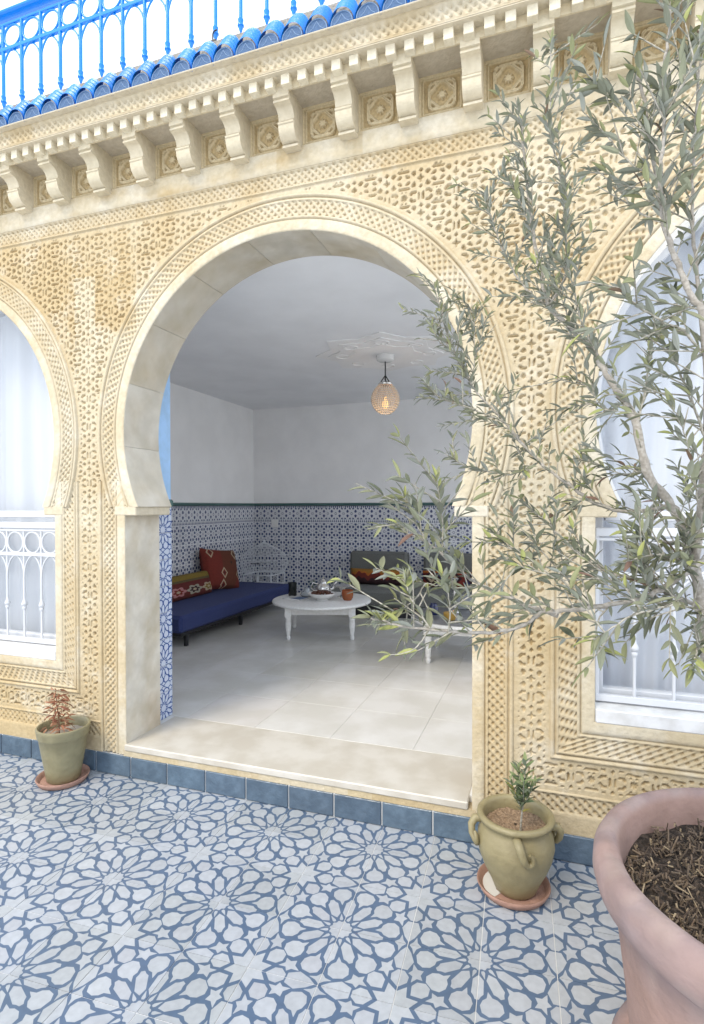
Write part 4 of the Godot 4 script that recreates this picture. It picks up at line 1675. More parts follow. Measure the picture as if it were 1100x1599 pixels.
func lamp() -> void:
	var at := Vector3(-0.116, CEIL, -2.036)
	# plaster star on the ceiling
	var ros := thing("ceiling_medallion", "white plaster star medallion on the lounge ceiling above the lamp", "ceiling medallion", at, 0.2)
	var star := func(r_out: float, r_in: float) -> PackedVector2Array:
		var p := PackedVector2Array()
		for k in 16:
			var r: float = r_out if k % 2 == 0 else r_in
			p.append(Vector2(r, 0).rotated(TAU * k / 16))
		return p
	var down := Transform3D(Basis(Vector3.RIGHT, PI / 2), Vector3.ZERO)
	for k in 3:
		var g := Geo.new()
		var ro: float = [0.54, 0.44, 0.30][k]
		g.prism(star.call(ro, ro * 0.80), 0.0, [0.006, 0.011, 0.015][k], down)
		part("star_layer", g, mats["plaster"], ros)
	for k in 8:
		var g := Geo.new()
		var a := TAU * k / 8
		var pts := []
		for i in 17:
			var b := TAU * i / 16
			pts.append(Vector3(cos(a) * 0.33 + cos(b) * 0.05, -0.011, sin(a) * 0.33 + sin(b) * 0.05))
		g.tube(pts, [0.005], 6)
		part("carved_ring", g, mats["plaster"], ros)
	var l := thing("pendant_lamp", "egg-shaped amber bead pendant lamp hanging from the lounge ceiling", "pendant lamp", at + Vector3(0, -0.0165, 0))
	var canopy := Geo.new()
	canopy.lathe([Vector2(0.0, -0.045), Vector2(0.05, -0.045), Vector2(0.066, -0.035), Vector2(0.07, 0.0)], 28)
	part("canopy", canopy, mats["porcelain"], l)
	var rod := Geo.new()
	rod.tube([Vector3(0, -0.045, 0), Vector3(0, -0.19, 0)], [0.005], 8)
	for k in 3:
		var a := TAU * k / 3 + 0.4
		rod.tube([Vector3(0, -0.15, 0), Vector3(cos(a) * 0.045, -0.215, sin(a) * 0.045)], [0.004], 6)
	part("chain", rod, mats["black_metal"], l)
	# bead shell: rows of small glass beads on a wire egg
	var m := mat("bead", lin(0.60, 0.56, 0.51), 0.25)
	m.backlight_enabled = true
	m.backlight = Color(0.35, 0.31, 0.26)
	var shell := Geo.new()
	var rows := 15
	for j in rows:
		var f := (j + 0.5) / rows
		var y := -0.22 - 0.225 * f
		var r := 0.112 * pow(sin(PI * clampf(0.10 + 0.86 * f, 0.0, 1.0)), 0.62)
		r *= 0.86 + 0.18 * f
		var count := int(maxf(6.0, TAU * r / 0.0165))
		for k in count:
			var a := TAU * (k + 0.5 * (j % 2)) / count
			shell.lathe([Vector2(0, -0.0068), Vector2(0.0058, -0.0034), Vector2(0.0072, 0.0), Vector2(0.0058, 0.0034), Vector2(0, 0.0068)], 6, Transform3D(Basis.IDENTITY, Vector3(cos(a) * r, y, sin(a) * r)))
	part("bead_shade", shell, m, l).set_meta("kind", "stuff")
	var cap := Geo.new()
	cap.lathe([Vector2(0.055, -0.222), Vector2(0.056, -0.214), Vector2(0.045, -0.205), Vector2(0.0, -0.200)], 20)
	part("shade_cap", cap, mats["silver"], l)
	var bulb := Geo.new()
	bulb.lathe([Vector2(0, -0.405), Vector2(0.018, -0.398), Vector2(0.028, -0.38), Vector2(0.026, -0.36), Vector2(0.012, -0.335), Vector2(0.010, -0.31)], 14)
	var glow := mat("bulb_glow", Color(1.0, 0.85, 0.6), 0.5)
	glow.emission_enabled = true
	glow.emission = Color(1.0, 0.86, 0.62)
	glow.emission_energy_multiplier = 0.35
	part("bulb", bulb, glow, l)
	var omni := OmniLight3D.new()
	omni.name = "lamp_light"
	omni.light_color = Color(1.0, 0.8, 0.55)
	omni.light_energy = 0.008
	omni.light_size = 0.03
	omni.omni_range = 8.0
	omni.omni_attenuation = 2.0
	omni.shadow_enabled = true
	omni.position = Vector3(0, -0.375, 0)
	l.add_child(omni)

func table_things() -> void:
	var y := FLOOR_Y + 0.3005
	var g := Geo.new()
	g.lathe([Vector2(0, 0), Vector2(0.034, 0), Vector2(0.037, 0.004), Vector2(0.037, 0.118), Vector2(0.033, 0.118), Vector2(0.033, 0.02), Vector2(0, 0.02)], 28)
	tag(part("tumbler", g, mats["black_gloss"], null, Vector3(-1.09, y, -2.44)), "black cylindrical tumbler at the left edge of the white coffee table", "tumbler")
	var mag := thing("magazine", "thin magazine with a blue and white cover lying before the tumbler", "magazine", Vector3(-1.0, y, -2.31), -0.25)
	var mg := Geo.new()
	mg.box(Vector3(-0.10, 0, -0.065), Vector3(0.10, 0.007, 0.065), 0.001)
	part("pages", mg, mats["porcelain"], mag)
	var mc := Geo.new()
	mc.box(Vector3(-0.005, 0.0072, -0.06), Vector3(0.095, 0.0082, 0.06), 0.0004)
	part("cover_print", mc, mat("print_blue", lin(0.06, 0.12, 0.25), 0.4), mag)
	var ash := Geo.new()
	ash.lathe([Vector2(0, 0), Vector2(0.045, 0), Vector2(0.062, 0.02), Vector2(0.052, 0.036), Vector2(0.03, 0.045), Vector2(0.022, 0.075), Vector2(0.018, 0.075), Vector2(0.024, 0.04), Vector2(0.0, 0.03)], 24)
	var gm := mat("smoke_glass", lin(0.34, 0.36, 0.37), 0.1)
	tag(part("glass_jar", ash, gm, null, Vector3(-0.945, y, -2.43)), "small squat grey glass jar beside the magazine", "jar")
	var bowl := thing("date_bowl", "shallow white footed bowl heaped with brown dates", "bowl", Vector3(-0.75, y, -2.30))
	var bg := Geo.new()
	bg.lathe([Vector2(0, 0), Vector2(0.05, 0), Vector2(0.055, 0.006), Vector2(0.045, 0.015), Vector2(0.075, 0.022), Vector2(0.110, 0.045), Vector2(0.122, 0.062), Vector2(0.118, 0.064), Vector2(0.09, 0.045), Vector2(0, 0.03)], 40)
	part("dish", bg, mats["porcelain"], bowl)
	var dg := Geo.new()
	dg.lathe([Vector2(0, -0.019), Vector2(0.008, -0.015), Vector2(0.012, 0.0), Vector2(0.008, 0.015), Vector2(0, 0.019)], 8)
	var dm := dg.mesh(mats["dates"])
	var r := RandomNumberGenerator.new()
	r.seed = 31
	for k in 44:
		var a := r.randf() * TAU
		var q := sqrt(r.randf()) * 0.088
		put("date", dm, bowl, Vector3(cos(a) * q, 0.052 + 0.022 * (1.0 - q / 0.09) + r.randf() * 0.008, sin(a) * q), Vector3(r.randf_range(1.1, 2.0), r.randf() * TAU, 0))
	var pot := thing("teapot", "small silver teapot with a domed lid behind the bowl of dates", "teapot", Vector3(-0.84, y, -2.55), 0.5)
	var pg := Geo.new()
	pg.lathe([Vector2(0, 0), Vector2(0.04, 0), Vector2(0.036, 0.01), Vector2(0.062, 0.035), Vector2(0.068, 0.06), Vector2(0.055, 0.09), Vector2(0.036, 0.105), Vector2(0.034, 0.112), Vector2(0.03, 0.125), Vector2(0.008, 0.15), Vector2(0.012, 0.158), Vector2(0.0, 0.172)], 28)
	part("body", pg, mats["silver"], pot)
	var sp := Geo.new()
	sp.tube([Vector3(0.055, 0.045, 0), Vector3(0.09, 0.06, 0), Vector3(0.105, 0.10, 0), Vector3(0.125, 0.118, 0)], [0.014, 0.011, 0.008, 0.006], 10)
	part("spout", sp, mats["silver"], pot)
	var hd := Geo.new()
	hd.tube([Vector3(-0.045, 0.10, 0), Vector3(-0.09, 0.115, 0), Vector3(-0.11, 0.08, 0), Vector3(-0.09, 0.045, 0), Vector3(-0.062, 0.045, 0)], [0.006], 8)
	part("handle", hd, mats["silver"], pot)
	var herb := thing("mint_sprig", "small bunch of dark green mint behind the white bowl", "herb", Vector3(-0.955, y, -2.56))
	var hs := Geo.new()
	hs.tube([Vector3(0, 0.0, 0), Vector3(0.01, 0.10, 0.0)], [0.004, 0.002], 6)
	part("stem", hs, mat("mint", lin(0.04, 0.085, 0.03), 0.7), herb)
	var ml := Geo.new()
	for k in 18:
		var a := k * 2.4
		var b := Basis(Vector3.UP, a) * Basis(Vector3.RIGHT, 0.5)
		var o := Vector3(0.006, 0.03 + 0.006 * k, 0)
		ml.tri(o, o + b * Vector3(0.014, 0.012, 0.022), o + b * Vector3(0, 0.016, 0.046))
		ml.tri(o, o + b * Vector3(0, 0.016, 0.046), o + b * Vector3(-0.014, 0.012, 0.022))
	part("leaves", ml, mats["mint"], herb).set_meta("kind", "stuff")
	var st := Geo.new()
	st.lathe([Vector2(0, 0), Vector2(0.045, 0), Vector2(0.04, 0.008), Vector2(0.014, 0.02), Vector2(0.011, 0.05), Vector2(0.018, 0.06), Vector2(0.03, 0.085), Vector2(0.085, 0.098), Vector2(0.088, 0.104), Vector2(0.03, 0.098), Vector2(0, 0.096)], 32)
	tag(part("footed_dish", st, mats["silver"], null, Vector3(-0.64, y, -2.50)), "silver footed sweet dish between the teapot and the amber candle glass", "dish")
	var cd := thing("candle_glass", "amber glass candle holder near the right edge of the white table", "candle holder", Vector3(-0.545, y, -2.37))
	var cg := Geo.new()
	cg.lathe([Vector2(0, 0), Vector2(0.032, 0), Vector2(0.044, 0.02), Vector2(0.049, 0.05), Vector2(0.046, 0.085), Vector2(0.043, 0.087), Vector2(0.043, 0.05), Vector2(0.034, 0.012), Vector2(0, 0.01)], 20)
	part("glass", cg, mats["amber_glass"], cd)
	var wax := Geo.new()
	wax.lathe([Vector2(0, 0.011), Vector2(0.032, 0.013), Vector2(0.038, 0.035), Vector2(0, 0.036)], 16)
	part("wax", wax, mats["porcelain"], cd)
	# on the dark table
	var yc := Geo.new()
	yc.lathe([Vector2(0, 0), Vector2(0.036, 0), Vector2(0.042, 0.006), Vector2(0.042, 0.05), Vector2(0.038, 0.052), Vector2(0.0, 0.046)], 22)
	tag(part("candle", yc, mat("ochre_wax", lin(0.42, 0.25, 0.05), 0.5), null, Vector3(0.41, y + 0.005, -1.80)), "short ochre candle on the dark topped coffee table", "candle")
	var ew := thing("ewer", "tall slender silver ewer standing on the dark coffee table", "ewer", Vector3(0.40, y + 0.005, -2.10))
	var eg := Geo.new()
	eg.lathe([Vector2(0, 0), Vector2(0.04, 0), Vector2(0.036, 0.008), Vector2(0.012, 0.02), Vector2(0.016, 0.035), Vector2(0.010, 0.05), Vector2(0.018, 0.065), Vector2(0.010, 0.085), Vector2(0.014, 0.10), Vector2(0.008, 0.12), Vector2(0.016, 0.14), Vector2(0.008, 0.165), Vector2(0.011, 0.19), Vector2(0.006, 0.22), Vector2(0.028, 0.245), Vector2(0.03, 0.25), Vector2(0.0, 0.25)], 20)
	part("stem", eg, mats["silver"], ew)
	var bk := Geo.new()
	bk.box(Vector3(-0.08, 0, -0.015), Vector3(0.08, 0.11, 0.015), 0.003)
	tag(part("box", bk, mat("grey_card", lin(0.30, 0.31, 0.32), 0.7), null, Vector3(0.47, y + 0.005, -2.24), Vector3(0, 0.3, 0)), "upright pale grey box behind the ochre candle", "box")
	var bj := Geo.new()
	bj.lathe([Vector2(0, 0), Vector2(0.03, 0), Vector2(0.036, 0.02), Vector2(0.034, 0.06), Vector2(0.022, 0.075), Vector2(0.024, 0.085), Vector2(0, 0.08)], 18)
	tag(part("jar", bj, mat("navy_glaze", lin(0.02, 0.025, 0.08), 0.2), null, Vector3(0.27, y + 0.005, -1.95)), "small navy glazed jar at the left of the dark tabletop", "jar")

# ------------------------------------------------------------------ pots
func saucer(label: String, at: Vector3, r: float, white: bool) -> void:
	var s := thing("saucer", label, "saucer", at)
	var g := Geo.new()
	g.col = Color(1, 1, 1)
	g.lathe([Vector2(0, 0), Vector2(r * 0.80, 0), Vector2(r * 0.9, 0.004), Vector2(r, 0.024), Vector2(r * 0.985, 0.029), Vector2(r * 0.94, 0.027), Vector2(r * 0.84, 0.010), Vector2(0, 0.009)], 56)
	part("dish", g, mats["saucer_clay"], s)
	if white:
		var c := Geo.new()
		var pts := PackedVector2Array()
		for k in 14:
			var a := PI * (0.55 + 0.75 * k / 13.0)
			pts.append(Vector2(cos(a), sin(a)) * r * 0.83)
		for k in 8:
			var a := PI * (1.3 - 0.75 * k / 7.0)
			pts.append(Vector2(cos(a), sin(a)) * r * (0.50 + 0.05 * sin(k * 2.1)))
		c.prism(pts, 0.0, 0.0016, Transform3D(Basis(Vector3.RIGHT, -PI / 2), Vector3(0, 0.0095, 0)))
		part("lime_crust", c, mat("lime", lin(0.62, 0.60, 0.57), 0.95), s)

func soil_disc(r: float, y: float, bumps: float, seed_: int) -> Geo:
	var f := FastNoiseLite.new()
	f.seed = seed_
	f.frequency = 18.0
	f.fractal_octaves = 4
	var n := 40
	var pts := PackedVector3Array()
	var cols := PackedColorArray()
	for j in 15:
		for i in n + 1:
			var a := TAU * i / n
			var q := r * j / 14.0
			pts.append(Vector3(cos(a) * q, y + bumps * f.get_noise_2d(cos(a) * q, sin(a) * q), sin(a) * q))
			cols.append(Color.WHITE)
	var g := Geo.new()
	g.grid(pts, cols, n + 1, 15, PackedByteArray(), false)
	return g

# pointed leaf along +z, folded a little along its rib, with a paler lower face
func leaf_mesh(len: float, wide: float, curl: float, top: Color, under: Color, m: Material) -> ArrayMesh:
	var g := Geo.new()
	var rows := [0.0, 0.12, 0.35, 0.6, 0.82, 1.0]
	var half := [0.12, 0.55, 1.0, 0.95, 0.55, 0.04]
	for side in 2:
		g.col = top if side == 0 else under
		var lift := 0.0003 if side == 0 else -0.0003
		for i in 5:
			var a := []
			for e in [i, i + 1]:
				var z: float = rows[e] * len
				var w: float = half[e] * wide * 0.5
				var y: float = -curl * rows[e] * rows[e] * len + lift
				a.append([Vector3(-w, y + w * 0.35, z), Vector3(0, y, z), Vector3(w, y + w * 0.35, z)])
			if side == 0:
				g.quad(a[0][0], a[1][0], a[1][1], a[0][1])
				g.quad(a[0][1], a[1][1], a[1][2], a[0][2])
			else:
				g.quad(a[0][1], a[1][1], a[1][0], a[0][0])
				g.quad(a[0][2], a[1][2], a[1][1], a[0][1])
	return g.mesh(m)

func look(d: Vector3, roll: float) -> Basis:
	var z := d.normalized()
	var x := Vector3.UP.cross(z)
	if x.length() < 0.05:
		x = Vector3.RIGHT
	x = x.normalized()
	var b := Basis(x, z.cross(x), z)
	return b * Basis(Vector3.BACK, roll)

func pots() -> void:
	# right pot: bellied jar with little loop handles
	saucer("terracotta saucer with a white lime crust under the bellied jar", Vector3(0.945, 0.0, 0.215), 0.116, true)
	var p := thing("eared_pot", "ochre glazed bellied jar with small loop handles, beside the right pier", "plant pot", Vector3(0.952, 0.011, 0.222))
	var g := Geo.new()
	g.lathe([Vector2(0, 0), Vector2(0.060, 0), Vector2(0.066, 0.006), Vector2(0.078, 0.035), Vector2(0.098, 0.075), Vector2(0.114, 0.115), Vector2(0.121, 0.150), Vector2(0.118, 0.180), Vector2(0.108, 0.203), Vector2(0.104, 0.213), Vector2(0.108, 0.222), Vector2(0.118, 0.229), Vector2(0.122, 0.236), Vector2(0.120, 0.243), Vector2(0.112, 0.247), Vector2(0.103, 0.244), Vector2(0.098, 0.234), Vector2(0.096, 0.205), Vector2(0.103, 0.17)], 72)
	part("jar", g, mats["glazed_pot"], p)
	var ear := Geo.new()
	ear.tube([Vector3(0.107, 0.214, 0.012), Vector3(0.128, 0.212, 0.010), Vector3(0.139, 0.195, 0.004), Vector3(0.138, 0.172, -0.004), Vector3(0.129, 0.155, -0.012), Vector3(0.124, 0.150, -0.024), Vector3(0.126, 0.160, -0.034), Vector3(0.127, 0.178, -0.032), Vector3(0.130, 0.186, -0.022)], [0.013, 0.0135, 0.012, 0.011, 0.010, 0.009, 0.008, 0.007, 0.005], 12)
	var em := ear.mesh(mats["glazed_pot"])
	for k in 4:
		put("handle", em, p, Vector3.ZERO, Vector3(0, -0.15 + PI / 2 * k + 0.35, 0))
	part("soil", soil_disc(0.099, 0.205, 0.012, 3), mats["sandy_soil"], p)
	sapling(Vector3(0.968, 0.21, 0.252))
	# left pot
	saucer("flat faded pink saucer under the tapered green pot", Vector3(-1.033, 0.0, 0.128), 0.112, false)
	var q := thing("tapered_pot", "tapered grey green glazed pot with a banded rim, beside the left pier", "plant pot", Vector3(-1.033, 0.0095, 0.124))
	var h := Geo.new()
	h.lathe([Vector2(0, 0), Vector2(0.066, 0), Vector2(0.071, 0.005), Vector2(0.078, 0.05), Vector2(0.092, 0.13), Vector2(0.1025, 0.195), Vector2(0.1045, 0.197), Vector2(0.108, 0.205), Vector2(0.111, 0.228), Vector2(0.1135, 0.238), Vector2(0.112, 0.2435), Vector2(0.106, 0.245), Vector2(0.101, 0.240), Vector2(0.096, 0.20), Vector2(0.092, 0.16)], 64)
	for k in h.c.size():
		h.c[k] = Color(0.88, 0.93, 1.08)
	part("body", h, mats["glazed_pot"], q)
	part("soil", soil_disc(0.099, 0.203, 0.006, 9), mat("grey_soil", lin(0.33, 0.29, 0.24), 1.0), q)
	dead_plant(Vector3(-1.045, 0.212, 0.135))
	# big terracotta tub of the olive tree
	var t := thing("terracotta_tub", "large pale pink terracotta tub with a thick rolled rim, in the foreground", "plant pot", Vector3(1.52, 0, 0.79))
	var b := Geo.new()
	b.lathe([Vector2(0, 0), Vector2(0.335, 0), Vector2(0.348, 0.006), Vector2(0.350, 0.035), Vector2(0.335, 0.05), Vector2(0.305, 0.062), Vector2(0.303, 0.10), Vector2(0.312, 0.20), Vector2(0.326, 0.32), Vector2(0.338, 0.415), Vector2(0.342, 0.422), Vector2(0.358, 0.428), Vector2(0.372, 0.442), Vector2(0.379, 0.468), Vector2(0.377, 0.495), Vector2(0.366, 0.515), Vector2(0.350, 0.522), Vector2(0.334, 0.518), Vector2(0.325, 0.505), Vector2(0.321, 0.47), Vector2(0.312, 0.38), Vector2(0.308, 0.36)], 96)
	for k in b.c.size():
		var v := b.v[k]
		var a := atan2(v.z, v.x)
		var w := clampf(0.5 + 0.9 * n_mid.get_noise_2d(a * 0.25, v.y * 0.9) + 0.25 * n_fine.get_noise_2d(a, v.y), 0.0, 1.0)
		var salt := smoothstep(0.62, 0.85, 0.5 + n_mid.get_noise_2d(a * 0.6 + 9.0, v.y * 2.0) + 0.3 * n_fine.get_noise_2d(a * 0.5, v.y))
		b.c[k] = Color(1.04, 0.95, 0.92).lerp(Color(0.72, 0.73, 0.80), w).lerp(Color(1.35, 1.55, 1.6), salt * 0.5) if Vector2(v.x, v.z).length() > 0.327 else Color(1.02, 0.86, 0.78)
	part("tub", b, mats["terracotta"], t)
	part("soil", soil_disc(0.325, 0.442, 0.035, 13), mats["dark_soil"], t)
	# dry straw, bark and leaves on the soil
	var mul := Geo.new()
	var r := RandomNumberGenerator.new()
	r.seed = 77
	for k in 4200:
		var a := r.randf() * TAU
		var d := sqrt(r.randf()) * 0.31
		if n_mid.get_noise_2d(cos(a) * d * 2.2, sin(a) * d * 2.2) < -0.08 and k % 5:
			continue
		var tone := r.randf()
		mul.col = Color(0.21, 0.155, 0.105).lerp(Color(0.07, 0.052, 0.04), pow(tone, 0.55)) if k % 9 else Color(0.30, 0.235, 0.15)
		var len := r.randf_range(0.003, 0.010) if k % 11 else r.randf_range(0.012, 0.03)
		var bs := Basis(Vector3.UP, r.randf() * TAU) * Basis(Vector3.RIGHT, r.randf_range(-0.5, 0.5)) * Basis(Vector3.BACK, r.randf() * TAU)
		var o := Vector3(cos(a) * d, 0.448 + r.randf_range(-0.004, 0.016), sin(a) * d)
		mul.box(Vector3(-len, -0.0009, -r.randf_range(0.0008, 0.002)), Vector3(len, 0.0009, 0.0014), 0.0, Transform3D(bs, o))
	part("mulch", mul, mats["mulch"], t).set_meta("kind", "stuff")
	var dry := leaf_mesh(0.055, 0.022, 0.25, Color(0.50, 0.38, 0.24), Color(0.46, 0.36, 0.24), mats["mulch"])
	for k in 9:
		var a := r.randf() * TAU
		var d := r.randf_range(0.05, 0.27)
		put("dry_leaf", dry, t, Vector3(cos(a) * d, 0.47, sin(a) * d), Vector3(r.randf_range(-0.3, 0.3), r.randf() * TAU, r.randf_range(-0.6, 0.6)))

func sapling(at: Vector3) -> void:
	var s := thing("sapling", "small upright green olive sapling with one yellow leaf in the bellied jar", "sapling", at)
	var g := Geo.new()
	g.tube([Vector3(0, -0.01, 0), Vector3(0.004, 0.05, 0), Vector3(0.012, 0.12, 0.0), Vector3(0.016, 0.215, -0.002)], [0.0035, 0.003, 0.0022, 0.0012], 7)
	part("stem", g, mats["twig_bark"], s)
	var kinds := []
	for c in [[Color(0.16, 0.20, 0.09), Color(0.28, 0.32, 0.2)], [Color(0.21, 0.24, 0.11), Color(0.30, 0.34, 0.22)], [Color(0.11, 0.15, 0.08), Color(0.24, 0.28, 0.19)], [Color(0.44, 0.38, 0.05), Color(0.42, 0.38, 0.10)]]:
		kinds.append(leaf_mesh(0.056, 0.0155, 0.12, c[0], c[1], mats["leaf"]))
	var r := RandomNumberGenerator.new()
	r.seed = 41
	var shoots := [[Vector3(0.004, 0.06, 0), Vector3(0.016, 0.225, -0.002), 30], [Vector3(0.006, 0.075, 0), Vector3(-0.030, 0.165, 0.012), 16], [Vector3(0.008, 0.085, 0), Vector3(0.046, 0.175, 0.010), 16], [Vector3(0.01, 0.10, 0), Vector3(0.012, 0.185, 0.040), 13], [Vector3(0.011, 0.12, 0), Vector3(-0.012, 0.20, -0.022), 13]]
	for b in shoots.size():
		var a0: Vector3 = shoots[b][0]
		var a1: Vector3 = shoots[b][1]
		if b > 0:
			var tw := Geo.new()
			tw.tube([a0, a0.lerp(a1, 0.5) + Vector3(0, -0.008, 0), a1], [0.0016, 0.0013, 0.0008], 6)
			part("twig", tw, mats["twig_bark"], s)
		for k in int(shoots[b][2]):
			var f := (k + 0.6) / float(shoots[b][2])
			var a := k * 2.4 + b + r.randf_range(-0.5, 0.5)
			var d := (Vector3(cos(a), r.randf_range(-0.1, 1.1), sin(a)) + (a1 - a0).normalized() * 0.6)
			var o := put("leaf", kinds[3] if (b == 1 and k in [8, 11]) or (b == 0 and k == 0) else kinds[r.randi() % 3], s, a0.lerp(a1, f))
			o.basis = look(d, r.randf_range(-0.9, 0.9)).scaled(Vector3.ONE * r.randf_range(0.55, 0.85))

func dead_plant(at: Vector3) -> void:
	var s := thing("withered_plant", "withered rust brown little plant in the tapered pot", "plant", at)
	var g := Geo.new()
	g.tube([Vector3(0, -0.01, 0), Vector3(-0.004, 0.07, 0), Vector3(-0.012, 0.15, 0.004), Vector3(-0.016, 0.205, 0.004)], [0.0035, 0.003, 0.002, 0.001], 7)
	for k in 7:
		var a := k * 2.1
		g.tube([Vector3(-0.004, 0.03 + 0.02 * k, 0), Vector3(cos(a) * 0.03, 0.05 + 0.02 * k, sin(a) * 0.03), Vector3(cos(a) * 0.048, 0.062 + 0.02 * k, sin(a) * 0.04)], [0.0016, 0.0008], 5)
	part("stem", g, mat("rust_bark", lin(0.20, 0.10, 0.06), 0.95), s)
	var kinds := []
	for c in [Color(0.29, 0.125, 0.070), Color(0.22, 0.09, 0.052), Color(0.36, 0.19, 0.115)]:
		for curl in [0.5, 1.1]:
			kinds.append(leaf_mesh(0.036, 0.010, curl, c, Color(c.r * 1.2, c.g * 1.3, c.b * 1.3), mats["leaf"]))
	var r := RandomNumberGenerator.new()
	r.seed = 43
	for k in 120:
		var f := k / 119.0
		var a := k * 2.4 + r.randf_range(-0.5, 0.5)
		var reach := r.randf_range(0.0, 0.06) * (1.0 - 0.6 * f)
		var d := Vector3(cos(a), r.randf_range(-0.5, 0.9), sin(a))
		var o := put("leaf", kinds[r.randi() % 6], s, Vector3(-0.014 * f + cos(a) * reach, 0.02 + 0.18 * f, sin(a) * reach))
		o.basis = look(d, r.randf_range(-1.5, 1.5)).scaled(Vector3.ONE * r.randf_range(0.6, 1.1))

